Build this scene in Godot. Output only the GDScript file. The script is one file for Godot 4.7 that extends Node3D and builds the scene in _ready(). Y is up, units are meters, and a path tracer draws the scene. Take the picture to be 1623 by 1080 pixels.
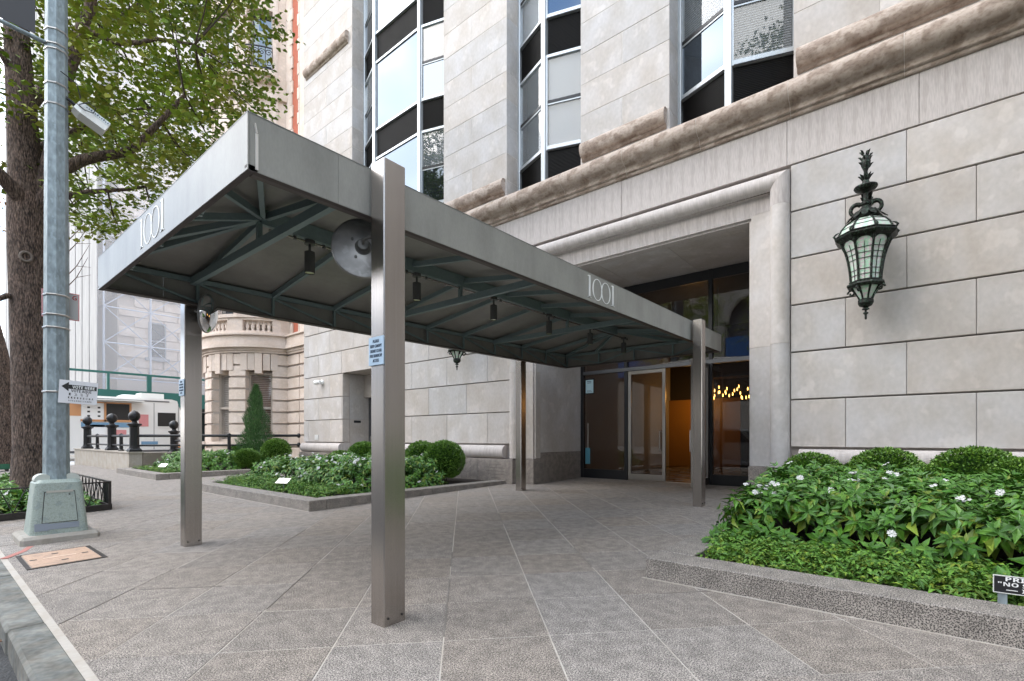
extends Node3D
# Street entrance of a limestone apartment house with a steel canopy.
# Axes: +x runs along the facade, -z points at the building, the pavement rises 2 % towards it.

const ZW := -8.55            # face of the limestone wall
const ZG := -10.6            # entrance glazing
var M := {}
var used := {}
var cache := {}
var rng := RandomNumberGenerator.new()

func gy(z: float) -> float: return -0.02 * z

# ---------- materials and computed textures ----------
func lin(r: float, g: float, b: float) -> Color: return Color(r, g, b).linear_to_srgb()

func mt(c: Color, rough := 0.8, metal := 0.0) -> StandardMaterial3D:
	var m := StandardMaterial3D.new()
	m.albedo_color = c; m.roughness = rough; m.metallic = metal
	m.cull_mode = BaseMaterial3D.CULL_DISABLED
	return m

func noise(freq: float, octaves := 4, kind: int = 1, sd := 1) -> FastNoiseLite:
	var n := FastNoiseLite.new()
	n.noise_type = kind; n.frequency = freq; n.fractal_octaves = octaves; n.seed = sd
	return n

func grey(n: FastNoiseLite, size: int) -> PackedByteArray:
	var im := n.get_seamless_image(size, size)
	im.convert(Image.FORMAT_L8)
	return im.get_data()

# mixes up to three noise layers into a colour texture; f maps three 0..1 values to a colour
func tex(size: int, layers: Array, f: Callable) -> ImageTexture:
	var d := []
	for n in layers: d.append(grey(n, size))
	while d.size() < 3: d.append(d[0])
	var a: PackedByteArray = d[0]; var b: PackedByteArray = d[1]; var c: PackedByteArray = d[2]
	var out := PackedByteArray(); out.resize(size * size * 3)
	for i in size * size:
		var col: Color = f.call(a[i] / 255.0, b[i] / 255.0, c[i] / 255.0)
		out[i * 3] = int(clampf(col.r, 0, 1) * 255); out[i * 3 + 1] = int(clampf(col.g, 0, 1) * 255); out[i * 3 + 2] = int(clampf(col.b, 0, 1) * 255)
	var im := Image.create_from_data(size, size, false, Image.FORMAT_RGB8, out)
	im.generate_mipmaps()
	return ImageTexture.create_from_image(im)

func bumps(n: FastNoiseLite, size: int) -> ImageTexture:
	var im := n.get_seamless_image(size, size)
	im.convert(Image.FORMAT_L8)
	return ImageTexture.create_from_image(im)

func tri(m: StandardMaterial3D, t: Texture2D, per_metre: Vector3, off := Vector3.ZERO) -> StandardMaterial3D:
	m.albedo_texture = t
	m.uv1_triplanar = true; m.uv1_world_triplanar = true
	m.uv1_scale = per_metre; m.uv1_offset = off
	m.uv1_triplanar_sharpness = 8.0
	return m

func relief(m: StandardMaterial3D, t: Texture2D, cm: float) -> void:
	m.heightmap_enabled = true; m.heightmap_texture = t; m.heightmap_scale = cm

func materials() -> void:
	# limestone: warm grey with cool patches, fine tooling and veins
	var stone_t := tex(512, [noise(0.006, 5, 0, 3), noise(0.05, 3, 0, 5), noise(0.018, 4, 3, 9)], func(a, b, c):
		var v: float = 0.94 + (a - 0.5) * 0.07 + (b - 0.5) * 0.05
		var vein: float = smoothstep(0.62, 0.80, c) * 0.05
		return Color(v + vein, v - 0.006 + vein + (a - 0.5) * 0.02, v - 0.014 + vein + (a - 0.5) * 0.05))
	var stone_b := bumps(noise(0.09, 3, 0, 12), 256)
	for k in 6:
		var t: float = [1.0, 0.96, 1.03, 0.98, 0.935, 1.045][k]
		var w: float = [0.0, 0.012, -0.008, -0.012, 0.006, 0.004][k]
		var m := mt(lin((0.515 + w) * t, 0.482 * t, (0.462 - w) * t), 0.85)
		tri(m, stone_t, Vector3(0.42, 0.30, 0.42), Vector3(0.37 * k, 0.23 * k, 0.11 * k))
		relief(m, stone_b, 0.05)
		M["stone%d" % k] = m
	# mouldings: the same stone, streaked with soot and rain
	var soot_t := tex(512, [noise(0.008, 5, 0, 21), noise(0.045, 4, 0, 25), noise(0.02, 4, 0, 29)], func(a, b, c):
		var s: float = clampf(smoothstep(0.40, 0.72, a) * 0.7 + smoothstep(0.5, 0.75, b) * 0.3, 0, 1)
		var v: float = 0.95 + (c - 0.5) * 0.1
		return Color(v, v * 0.985, v * 0.965).lerp(Color(0.56, 0.50, 0.45), s * 0.62))
	M.soot = tri(mt(lin(0.47, 0.40, 0.355), 0.9), soot_t, Vector3(0.55, 0.8, 0.55))
	relief(M.soot, stone_b, 0.08)
	M.stain = tri(mt(lin(0.515, 0.48, 0.468), 0.9), tex(512, [noise(0.010, 5, 0, 31), noise(0.06, 3, 0, 35)], func(a, b, c):
		var s: float = smoothstep(0.50, 0.85, a) * 0.16
		var v: float = 0.95 + (b - 0.5) * 0.1
		return Color(v, v * 0.99, v * 0.98).lerp(Color(0.62, 0.58, 0.55), s)), Vector3(1.3, 0.16, 1.3))
	M.mortar = mt(lin(0.60, 0.56, 0.51), 0.95)
	M.joint = mt(lin(0.36, 0.325, 0.30), 0.95)
	# granite of slabs, planters and plinth: salt and pepper
	var gran := func(lo: float, hi: float, warm: float): return func(a, b, c):
		var v: float = 0.77 + (c - 0.5) * 0.18
		v *= lerpf(lo, 1.0, smoothstep(0.33, 0.45, a))
		v = lerpf(v, hi, smoothstep(0.62, 0.72, b) * 0.75)
		return Color(v * (1.0 + warm), v, v * (1.0 - warm * 0.9))
	var g1 := tex(1024, [noise(0.20, 2, 2, 41), noise(0.17, 2, 2, 43), noise(0.009, 5, 0, 47)], gran.call(0.40, 1.0, 0.015))
	var g2 := tex(1024, [noise(0.16, 2, 2, 51), noise(0.14, 2, 2, 53), noise(0.006, 5, 0, 57)], gran.call(0.36, 1.0, 0.02))
	var gb := bumps(noise(0.14, 3, 0, 60), 512)
	for k in 6:
		var t: float = [1.0, 0.95, 1.05, 0.975, 0.925, 1.03][k]
		var w: float = [0.0, 0.012, -0.008, 0.018, 0.004, 0.008][k]
		var m := mt(lin((0.505 + w) * t, 0.462 * t, (0.425 - w) * t), 0.85)
		tri(m, g1, Vector3(0.62, 0.62, 0.62), Vector3(0.31 * k, 0, 0.17 * k))
		relief(m, gb, 0.06)
		M["slab%d" % k] = m
	M.granite = tri(mt(lin(0.53, 0.495, 0.46), 0.75), g2, Vector3(0.7, 0.7, 0.7)); relief(M.granite, gb, 0.06)
	M.granite_dark = tri(mt(lin(0.30, 0.275, 0.25), 0.8), g2, Vector3(0.7, 0.7, 0.7), Vector3(0.4, 0.2, 0.7)); relief(M.granite_dark, gb, 0.06)
	M.plinth = tri(mt(lin(0.52, 0.465, 0.425), 0.8), g1, Vector3(0.62, 0.62, 0.62), Vector3(0.2, 0.5, 0.1))
	M.grout_light = tri(mt(lin(0.46, 0.425, 0.385), 0.95), stone_t, Vector3(0.7, 0.7, 0.7))
	M.grout_kerb = tri(mt(lin(0.25, 0.235, 0.215), 0.95), stone_t, Vector3(0.7, 0.7, 0.7))
	M.grout_dark = tri(mt(lin(0.22, 0.20, 0.18), 0.95), stone_t, Vector3(1.5, 1.5, 1.5))
	# bluestone kerb
	M.kerb = tri(mt(lin(0.225, 0.222, 0.20), 0.9), tex(512, [noise(0.008, 5, 0, 71), noise(0.06, 4, 0, 73), noise(0.02, 4, 0, 77)], func(a, b, c):
		var v: float = 0.82 + (a - 0.5) * 0.35 + (b - 0.5) * 0.2
		return Color(v + (c - 0.5) * 0.06, v, v - (c - 0.5) * 0.05)), Vector3(0.5, 0.5, 0.5))
	relief(M.kerb, stone_b, 0.1)
	M.asphalt = tri(mt(lin(0.058, 0.058, 0.060), 0.85), tex(512, [noise(0.01, 5, 0, 81), noise(0.22, 2, 2, 83)], func(a, b, c):
		var v: float = 0.75 + (a - 0.5) * 0.4 + (b - 0.5) * 0.5
		return Color(v, v, v)), Vector3(0.6, 0.6, 0.6))
	relief(M.asphalt, gb, 0.4)
	M.concrete = tri(mt(lin(0.33, 0.31, 0.28), 0.9), stone_t, Vector3(0.9, 0.9, 0.9)); relief(M.concrete, gb, 0.1)
	M.soil = tri(mt(lin(0.045, 0.032, 0.024), 0.95), tex(256, [noise(0.05, 4, 0, 91), noise(0.2, 2, 2, 93)], func(a, b, c):
		var v: float = 0.5 + a * 0.5 * b + 0.2 * b
		return Color(v, v * 0.95, v * 0.9)), Vector3(1.2, 1.2, 1.2))
	relief(M.soil, gb, 0.8)
	# metals
	var brush := func(a, b, c):
		var v: float = 0.94 + (a - 0.5) * 0.035 + (b - 0.5) * 0.04
		return Color(v, v, v)
	var brush_t := tex(256, [noise(0.05, 4, 0, 101), noise(0.02, 3, 0, 103)], brush)
	M.steel = tri(mt(lin(0.50, 0.46, 0.43), 0.26, 1.0), brush_t, Vector3(7.0, 0.08, 7.0))
	M.steel_bright = tri(mt(lin(0.48, 0.46, 0.44), 0.28, 1.0), brush_t, Vector3(9.0, 0.12, 9.0))
	M.dark_frame = mt(lin(0.022, 0.023, 0.026), 0.35, 0.3)
	M.grey_frame = mt(lin(0.13, 0.135, 0.145), 0.35, 0.6)
	M.alu = tri(mt(lin(0.52, 0.55, 0.57), 0.38, 0.55), brush_t, Vector3(2.0, 0.4, 2.0))
	M.louver = tri(mt(lin(0.016, 0.014, 0.013), 0.42, 0.2), brush_t, Vector3(0.3, 5.0, 0.3))
	M.rail_dark = mt(lin(0.02, 0.02, 0.022), 0.4, 0.4)
	M.iron = tri(mt(lin(0.012, 0.012, 0.014), 0.42, 0.2), brush_t, Vector3(1, 1, 1))
	M.rust_iron = tri(mt(lin(0.030, 0.024, 0.021), 0.7, 0.2), soot_t, Vector3(1.5, 1.5, 1.5))
	var patina := tex(256, [noise(0.03, 5, 0, 111), noise(0.10, 3, 0, 113)], func(a, b, c):
		return Color(0.42, 0.42, 0.40).lerp(Color(0.72, 0.92, 0.80), smoothstep(0.52, 0.72, a) * 0.8).lerp(Color(0.2, 0.19, 0.17), smoothstep(0.5, 0.7, b) * 0.7))
	M.bronze = tri(mt(lin(0.12, 0.128, 0.116), 0.5, 0.55), patina, Vector3(2.4, 2.4, 2.4))
	var galv := tex(256, [noise(0.035, 3, 2, 121), noise(0.012, 4, 0, 123), noise(0.03, 4, 0, 127)], func(a, b, c):
		var v: float = 0.84 + (a - 0.5) * 0.22 + (b - 0.5) * 0.16
		return Color(v, v, v).lerp(Color(0.95, 0.96, 0.96), smoothstep(0.66, 0.74, c) * 0.5))
	M.galv = tri(mt(lin(0.36, 0.43, 0.46), 0.55, 0.35), galv, Vector3(2.2, 0.9, 2.2))
	var paint_t := tex(512, [noise(0.009, 5, 0, 131), noise(0.04, 4, 0, 133), noise(0.09, 3, 0, 137)], func(a, b, c):
		var v: float = 0.90 + (c - 0.5) * 0.14
		return Color(v, v, v).lerp(Color(0.48, 0.54, 0.62), smoothstep(0.60, 0.75, a) * 0.18).lerp(Color(0.62, 0.60, 0.54), smoothstep(0.66, 0.78, b) * 0.25))
	M.pole_base = tri(mt(lin(0.36, 0.42, 0.38), 0.6, 0.1), paint_t, Vector3(1.3, 1.3, 1.3))
	M.tape = mt(lin(0.20, 0.23, 0.27), 0.4, 0.2)
	M.cover = tri(mt(lin(0.52, 0.35, 0.25), 0.8), paint_t, Vector3(0.9, 0.9, 0.9), Vector3(0.3, 0, 0.6))
	M.teal = tri(mt(lin(0.235, 0.315, 0.32), 0.5, 0.1), brush_t, Vector3(2, 2, 2))
	# canopy cloth: grey vinyl with faint streaks
	var cloth_t := tex(512, [noise(0.006, 4, 0, 141), noise(0.03, 4, 0, 143), noise(0.16, 2, 0, 147)], func(a, b, c):
		var v: float = 0.92 + (a - 0.5) * 0.10 + (b - 0.5) * 0.04 + (c - 0.5) * 0.04
		return Color(v, v, v * 0.99))
	M.cloth = tri(mt(lin(0.31, 0.305, 0.287), 0.45), cloth_t, Vector3(0.7, 0.25, 0.7))
	M.cloth.backlight = Color(0.75, 0.75, 0.75)
	M.hem = mt(lin(0.075, 0.062, 0.058), 0.7)
	M.tie = mt(lin(0.62, 0.58, 0.54), 0.8)
	M.white = mt(lin(0.78, 0.78, 0.77), 0.55)
	M.white_plastic = mt(lin(0.66, 0.66, 0.63), 0.45)
	M.black = mt(lin(0.012, 0.012, 0.012), 0.5)
	M.lens = mt(lin(0.55, 0.60, 0.38), 0.2)
	M.lamp_grey = mt(lin(0.115, 0.118, 0.115), 0.5, 0.4)
	M.dish = tri(mt(lin(0.40, 0.40, 0.40), 0.42, 0.5), galv, Vector3(1.2, 1.2, 1.2))
	M.mirror = mt(lin(0.82, 0.84, 0.86), 0.03, 1.0)
	M.sign_blue = mt(lin(0.36, 0.47, 0.58), 0.4, 0.3)
	M.sign_ink = mt(lin(0.045, 0.07, 0.11), 0.6)
	# glass
	M.glass = mt(Color(0.62, 0.66, 0.68, 0.10), 0.02); M.glass.transparency = BaseMaterial3D.TRANSPARENCY_ALPHA; M.glass.metallic_specular = 0.9
	M.glass_dark = mt(Color(0.10, 0.10, 0.11, 0.35), 0.01); M.glass_dark.transparency = BaseMaterial3D.TRANSPARENCY_ALPHA; M.glass_dark.metallic_specular = 1.0
	M.sky_glass = mt(lin(0.105, 0.125, 0.15), 0.03, 0.9)
	M.blind_glass = mt(lin(0.50, 0.55, 0.60), 0.05, 0.55)
	M.milk = tri(mt(lin(0.66, 0.69, 0.645), 0.3), tex(256, [noise(0.02, 3, 0, 151), noise(0.012, 3, 0, 153)], func(a, b, c):
		return Color(0.92, 0.96, 0.92).lerp(Color(0.95, 0.84, 0.90), smoothstep(0.48, 0.60, a)).lerp(Color(0.8, 0.95, 0.86), smoothstep(0.55, 0.65, b))), Vector3(4, 4, 4))
	M.milk.backlight = Color(0.4, 0.4, 0.4)
	M.blind = mt(lin(0.21, 0.225, 0.245), 0.7)
	M.room = mt(lin(0.10, 0.10, 0.11), 0.9)
	M.curtain = mt(lin(0.32, 0.27, 0.23), 0.9)
	M.wood_blind = mt(lin(0.22, 0.12, 0.075), 0.6)
	# plants
	var leaf := func(r, g, b, rough := 0.5): 
		var m := mt(Color.WHITE, rough); m.vertex_color_use_as_albedo = true
		m.albedo_color = lin(r, g, b); m.backlight = Color(0.5, 0.6, 0.25); return m
	M.leaf = leaf.call(1.0, 1.0, 1.0, 0.45)
	M.tree_leaf = leaf.call(1.0, 1.0, 1.0, 0.5); M.tree_leaf.backlight = Color(0.95, 1.0, 0.45)
	M.core = mt(lin(0.012, 0.028, 0.007), 1.0); M.core.metallic_specular = 0.0  # near black green: shade inside the bushes, put into the colour
	M.leaf_matt = leaf.call(1.0, 1.0, 1.0, 0.6)
	M.petal = mt(lin(0.58, 0.58, 0.56), 0.6); M.petal.backlight = Color(0.4, 0.4, 0.4)
	M.twig = mt(lin(0.06, 0.042, 0.03), 0.9)
	var bark_t := tex(512, [noise(0.03, 5, 0, 161), noise(0.012, 4, 3, 163), noise(0.006, 4, 0, 167)], func(a, b, c):
		var v: float = 0.62 + (a - 0.5) * 0.7 + (b - 0.5) * 0.35
		return Color(v, v * 0.94, v * 0.90).lerp(Color(0.95, 0.93, 0.90), smoothstep(0.66, 0.72, c) * 0.4))
	var bark_b := bumps(noise(0.035, 5, 3, 169), 512)
	M.bark = tri(mt(lin(0.27, 0.21, 0.18), 0.95), bark_t, Vector3(2.6, 0.6, 2.6)); relief(M.bark, bark_b, 3.0)
	# neighbouring houses and street
	for k in 3:
		var t: float = [1.0, 0.92, 1.06][k]
		M["pink%d" % k] = tri(mt(lin(0.68 * t, 0.57 * t, 0.495 * t), 0.9), stone_t, Vector3(0.4, 0.4, 0.4), Vector3(0.2 * k, 0.4 * k, 0))
	M.brick = tri(mt(lin(0.45, 0.13, 0.075), 0.9), stone_t, Vector3(1, 1, 1))
	M.net = tri(mt(lin(0.42, 0.405, 0.39), 0.9), tex(256, [noise(0.02, 4, 0, 171), noise(0.10, 2, 0, 173)], func(a, b, c):
		var v: float = 0.92 + (a - 0.5) * 0.12 + (b - 0.5) * 0.06
		return Color(v, v, v)), Vector3(0.4, 0.05, 0.4))
	M.veil_stone = tri(mt(lin(0.66, 0.58, 0.53), 0.9), stone_t, Vector3(0.2, 0.2, 0.2))
	M.veil_joint = mt(lin(0.48, 0.42, 0.38), 0.9)
	M.scaffold = mt(lin(0.42, 0.45, 0.52), 0.5, 0.3)
	M.shed_green = mt(lin(0.016, 0.105, 0.085), 0.5)
	M.truck = mt(lin(0.74, 0.73, 0.70), 0.35)
	M.orange = mt(lin(0.55, 0.27, 0.12), 0.5)
	M.blue_print = mt(lin(0.16, 0.30, 0.44), 0.5)
	M.pink_print = mt(lin(0.62, 0.25, 0.25), 0.5)
	M.signal = mt(lin(0.72, 0.34, 0.04), 0.5)
	M.brown_sign = mt(lin(0.12, 0.03, 0.02), 0.5)
	M.tyre = mt(lin(0.02, 0.02, 0.02), 0.8)
	M.car = mt(lin(0.42, 0.43, 0.43), 0.25, 0.3); M.car.clearcoat_enabled = true; M.car.clearcoat = 1.0
	M.red_lamp = mt(lin(0.35, 0.02, 0.02), 0.2)
	M.banner_dark = mt(lin(0.060, 0.060, 0.066), 0.7); M.banner_dark.backlight = Color(0.06, 0.06, 0.06)
	M.limewash = mt(lin(0.38, 0.35, 0.31), 0.9)
	M.banner_blue = mt(lin(0.01, 0.10, 0.32), 0.6)
	M.grey_stone = tri(mt(lin(0.40, 0.365, 0.32), 0.85), stone_t, Vector3(0.5, 0.5, 0.5))
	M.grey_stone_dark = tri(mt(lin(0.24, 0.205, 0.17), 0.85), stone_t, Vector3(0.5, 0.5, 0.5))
	M.amber = mt(lin(0.28, 0.135, 0.025), 0.4)
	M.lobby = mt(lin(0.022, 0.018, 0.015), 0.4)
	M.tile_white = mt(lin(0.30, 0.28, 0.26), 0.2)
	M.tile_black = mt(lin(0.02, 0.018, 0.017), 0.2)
	M.bulb = mt(lin(1.0, 0.75, 0.4), 0.4); M.bulb.emission_enabled = true; M.bulb.emission = Color(1.0, 0.72, 0.36); M.bulb.emission_energy_multiplier = 6.0

# ---------- mesh helpers ----------
func sm() -> SurfaceTool:
	var st := SurfaceTool.new(); st.begin(Mesh.PRIMITIVE_TRIANGLES); st.set_smooth_group(-1); return st

func t3(st: SurfaceTool, a: Vector3, b: Vector3, c: Vector3) -> void:
	st.add_vertex(a); st.add_vertex(c); st.add_vertex(b)

func q4(st: SurfaceTool, a: Vector3, b: Vector3, c: Vector3, d: Vector3) -> void:   # anticlockwise seen from outside
	t3(st, a, b, c); t3(st, a, c, d)

func t3o(st: SurfaceTool, a: Vector3, b: Vector3, c: Vector3, o: Vector3) -> void:    # turned away from the point o
	if (b - a).cross(c - a).dot((a + b + c) / 3.0 - o) < 0: t3(st, a, c, b)
	else: t3(st, a, b, c)

func q4o(st: SurfaceTool, a: Vector3, b: Vector3, c: Vector3, d: Vector3, o: Vector3) -> void:
	t3o(st, a, b, c, o); t3o(st, a, c, d, o)

func hexa(st: SurfaceTool, a: Vector3, b: Vector3, c: Vector3, d: Vector3, off: Vector3) -> void:
	var o := (a + b + c + d) / 4.0 + off / 2.0
	var e := a + off; var f := b + off; var g := c + off; var h := d + off
	q4o(st, a, b, c, d, o); q4o(st, e, f, g, h, o); q4o(st, a, b, f, e, o); q4o(st, b, c, g, f, o); q4o(st, c, d, h, g, o); q4o(st, d, a, e, h, o)

func box(st: SurfaceTool, lo: Vector3, hi: Vector3) -> void:
	hexa(st, lo, Vector3(hi.x, lo.y, lo.z), Vector3(hi.x, hi.y, lo.z), Vector3(lo.x, hi.y, lo.z), Vector3(0, 0, hi.z - lo.z))

func tbox(st: SurfaceTool, t: Transform3D, lo: Vector3, hi: Vector3) -> void:
	hexa(st, t * lo, t * Vector3(hi.x, lo.y, lo.z), t * Vector3(hi.x, hi.y, lo.z), t * Vector3(lo.x, hi.y, lo.z), t.basis * Vector3(0, 0, hi.z - lo.z))

func cbox(st: SurfaceTool, t: Transform3D, h: Vector3, b: float) -> void:   # box with chamfered edges, h = half size
	var o := t.origin
	var p := func(ax: int, s: float, su: float, sv: float) -> Vector3:
		var v := Vector3.ZERO
		v[ax] = s * h[ax]; v[(ax + 1) % 3] = su * (h[(ax + 1) % 3] - b); v[(ax + 2) % 3] = sv * (h[(ax + 2) % 3] - b)
		return t * v
	for ax in 3:
		for s in [-1.0, 1.0]:
			q4o(st, p.call(ax, s, -1.0, -1.0), p.call(ax, s, 1.0, -1.0), p.call(ax, s, 1.0, 1.0), p.call(ax, s, -1.0, 1.0), o)
			var u := (ax + 1) % 3
			for su in [-1.0, 1.0]:
				q4o(st, p.call(ax, s, su, -1.0), p.call(ax, s, su, 1.0), p.call(u, su, 1.0, s), p.call(u, su, -1.0, s), o)
	for x in [-1.0, 1.0]:
		for y in [-1.0, 1.0]:
			for z in [-1.0, 1.0]:
				t3o(st, p.call(0, x, y, z), p.call(1, y, z, x), p.call(2, z, x, y), o)

func cb(st: SurfaceTool, lo: Vector3, hi: Vector3, b := 0.006) -> void:
	cbox(st, Transform3D(Basis(), (lo + hi) / 2.0), (hi - lo) / 2.0, b)

func bar(st: SurfaceTool, a: Vector3, b: Vector3, w: float, h: float, up := Vector3.UP) -> void:   # rectangular bar between two points
	var d := (b - a).normalized()
	var s := d.cross(up)
	if s.length() < 0.01: s = d.cross(Vector3.RIGHT)
	s = s.normalized() * w / 2.0
	var u := s.cross(d).normalized() * h / 2.0
	hexa(st, a - s - u, a + s - u, a + s + u, a - s + u, b - a)

func tube(st: SurfaceTool, pts: Array, radii, n := 8, smooth := true) -> void:
	st.set_smooth_group(1 if smooth else -1)
	var rings := []
	var side := Vector3.ZERO
	for i in pts.size():
		var d: Vector3 = ((pts[mini(i + 1, pts.size() - 1)] as Vector3) - (pts[maxi(i - 1, 0)] as Vector3)).normalized()
		if i == 0:
			side = d.cross(Vector3.UP) if absf(d.y) < 0.9 else d.cross(Vector3.RIGHT)
		side = (side - d * side.dot(d)).normalized()
		var up := side.cross(d)
		var r: float = radii[i] if radii is Array else radii
		var ring := []
		for k in n:
			var a := TAU * k / n
			ring.append((pts[i] as Vector3) + (side * cos(a) + up * sin(a)) * r)
		rings.append(ring)
	for i in pts.size() - 1:
		var o: Vector3 = ((pts[i] as Vector3) + (pts[i + 1] as Vector3)) / 2.0
		for k in n:
			q4o(st, rings[i][k], rings[i][(k + 1) % n], rings[i + 1][(k + 1) % n], rings[i + 1][k], o)
	st.set_smooth_group(-1)
	for k in range(1, n - 1):
		t3o(st, rings[0][0], rings[0][k], rings[0][k + 1], pts[1]); t3o(st, rings[-1][0], rings[-1][k], rings[-1][k + 1], pts[-2])

func lathe(st: SurfaceTool, prof: Array, n := 16, t := Transform3D(), smooth := false, a0 := 0.0) -> void:   # prof: [radius, height] from bottom to top
	st.set_smooth_group(1 if smooth else -1)
	for i in prof.size() - 1:
		var r0: float = prof[i][0]; var y0: float = prof[i][1]; var r1: float = prof[i + 1][0]; var y1: float = prof[i + 1][1]
		for k in n:
			var a := a0 + TAU * k / n; var b := a0 + TAU * (k + 1) / n
			var p := t * Vector3(cos(a) * r0, y0, sin(a) * r0); var q := t * Vector3(cos(b) * r0, y0, sin(b) * r0)
			var s := t * Vector3(cos(a) * r1, y1, sin(a) * r1); var u := t * Vector3(cos(b) * r1, y1, sin(b) * r1)
			if r0 < 1e-5: t3(st, p, s, u)
			elif r1 < 1e-5: t3(st, p, s, q)
			else: q4(st, p, s, u, q)
	st.set_smooth_group(-1)

func extrude(st: SurfaceTool, poly: PackedVector2Array, a: Vector3, ax: Vector3, ay: Vector3, along: Vector3, caps := true, smooth := false) -> void:   # polygon in the plane (ax, ay) at a, pulled along a vector
	var p := []
	var mid := Vector2.ZERO
	for v in poly: p.append(a + ax * v.x + ay * v.y); mid += v / poly.size()
	if smooth: st.set_smooth_group(1)
	var flip := Geometry2D.is_polygon_clockwise(poly) != (ax.cross(ay).dot(along) < 0)
	for i in poly.size():
		var j := (i + 1) % poly.size()
		if flip: q4(st, p[i], p[i] + along, p[j] + along, p[j])
		else: q4(st, p[i], p[j], p[j] + along, p[i] + along)
	st.set_smooth_group(-1)
	if caps:
		var ix := Geometry2D.triangulate_polygon(poly)
		for i in range(0, ix.size(), 3):
			t3o(st, p[ix[i]], p[ix[i + 1]], p[ix[i + 2]], p[ix[i]] + along)
			t3o(st, p[ix[i]] + along, p[ix[i + 1]] + along, p[ix[i + 2]] + along, p[ix[i]])

func ngon(st: SurfaceTool, pts: Array, down: Vector3) -> void:   # flat slab from a convex outline
	var o := Vector3.ZERO
	for v in pts: o += v / pts.size()
	o += down / 2.0
	for i in range(1, pts.size() - 1): t3o(st, pts[0], pts[i], pts[i + 1], o)
	for i in pts.size():
		var a: Vector3 = pts[i]; var b: Vector3 = pts[(i + 1) % pts.size()]
		q4o(st, a, b, b + down, a + down, o)

func done(st: SurfaceTool) -> ArrayMesh:
	st.generate_normals(); return st.commit()

# ---------- scene helpers ----------
func numbered(parent: Node, called: String) -> String:
	var key := "%d/%s" % [parent.get_instance_id(), called]
	var n: int = used.get(key, 0); used[key] = n + 1
	return called if n == 0 else "%s_%03d" % [called, n]

func put(called: String, mesh: Mesh, m: Material, parent: Node = self, t := Transform3D()) -> MeshInstance3D:
	var o := MeshInstance3D.new()
	o.name = numbered(parent, called); o.mesh = mesh; o.material_override = m; o.transform = t
	parent.add_child(o, true)
	return o

func obj(called: String, st: SurfaceTool, m: Material, parent: Node = self) -> MeshInstance3D:
	return put(called, done(st), m, parent)

func tag(o: Node, label: String, category: String, group := "", kind := "") -> Node:
	o.set_meta("label", label)
	if category: o.set_meta("category", category)
	if group: o.set_meta("group", group)
	if kind: o.set_meta("kind", kind)
	return o

func thing(called: String, label: String, category: String, at := Vector3.ZERO, turn := 0.0, group := "", kind := "") -> Node3D:
	var o := Node3D.new()
	o.name = numbered(self, called); o.position = at; o.rotation.y = turn
	add_child(o, true)
	tag(o, label, category, group, kind)
	return o

func copy_of(src: Node3D, called: String, label: String, at: Vector3, turn := 0.0, grow := Vector3.ONE) -> Node3D:
	var o: Node3D = src.duplicate()
	o.name = numbered(self, called); add_child(o, true)
	o.position = at; o.rotation.y = turn; o.scale = grow
	o.set_meta("label", label)
	return o

func block(parent: Node, called: String, lo: Vector3, hi: Vector3, m: Material, b := 0.006) -> MeshInstance3D:   # chamfered block, equal sizes share a mesh
	var s := hi - lo
	var key := "%.3f %.3f %.3f %.4f" % [s.x, s.y, s.z, b]
	if not cache.has(key):
		var st := sm(); cbox(st, Transform3D(), s / 2.0, b); cache[key] = done(st)
	return put(called, cache[key], m, parent, Transform3D(Basis(), (lo + hi) / 2.0))

func words(parent: Node, called: String, text: String, height: float, t: Transform3D, m: Material, face := "Droid Sans", bold := true, stretch := 1.0, wide := 0.0) -> MeshInstance3D:
	var f := SystemFont.new(); f.font_names = PackedStringArray([face]); f.font_weight = 700 if bold else 400
	var tm := TextMesh.new()
	tm.font = f; tm.text = text; tm.font_size = 64; tm.pixel_size = 0.01; tm.depth = 0.02
	tm.horizontal_alignment = HORIZONTAL_ALIGNMENT_CENTER; tm.vertical_alignment = VERTICAL_ALIGNMENT_CENTER
	var k := height / 0.46
	var kx := k * stretch
	if wide > 0.0: kx = wide / maxf(tm.get_aabb().size.x, 0.01)
	return put(called, tm, m, parent, t * Transform3D(Basis().scaled(Vector3(kx, k, 0.1)), Vector3.ZERO))

# ---------- ground ----------
func clip(poly: PackedVector2Array, lo: Vector2, hi: Vector2) -> PackedVector2Array:
	var r := Geometry2D.intersect_polygons(poly, PackedVector2Array([lo, Vector2(hi.x, lo.y), hi, Vector2(lo.x, hi.y)]))
	return r[0] if r.size() else PackedVector2Array()

func seen(p: Vector3) -> float:   # depth before the camera, or -1 outside the frame
	var d := p - Vector3(0, 1.2, 0)
	var fw := Vector3(-0.636, 0, -0.7717); var rt := Vector3(0.7717, 0, -0.636)
	var w := d.dot(fw)
	if w < 0.5: return -1.0
	var x := 811.5 + 780 * d.dot(rt) / w; var y := 694 - 780 * d.y / w
	return w if x > -20 and x < 1643 and y > -20 and y < 1105 else -1.0

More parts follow.
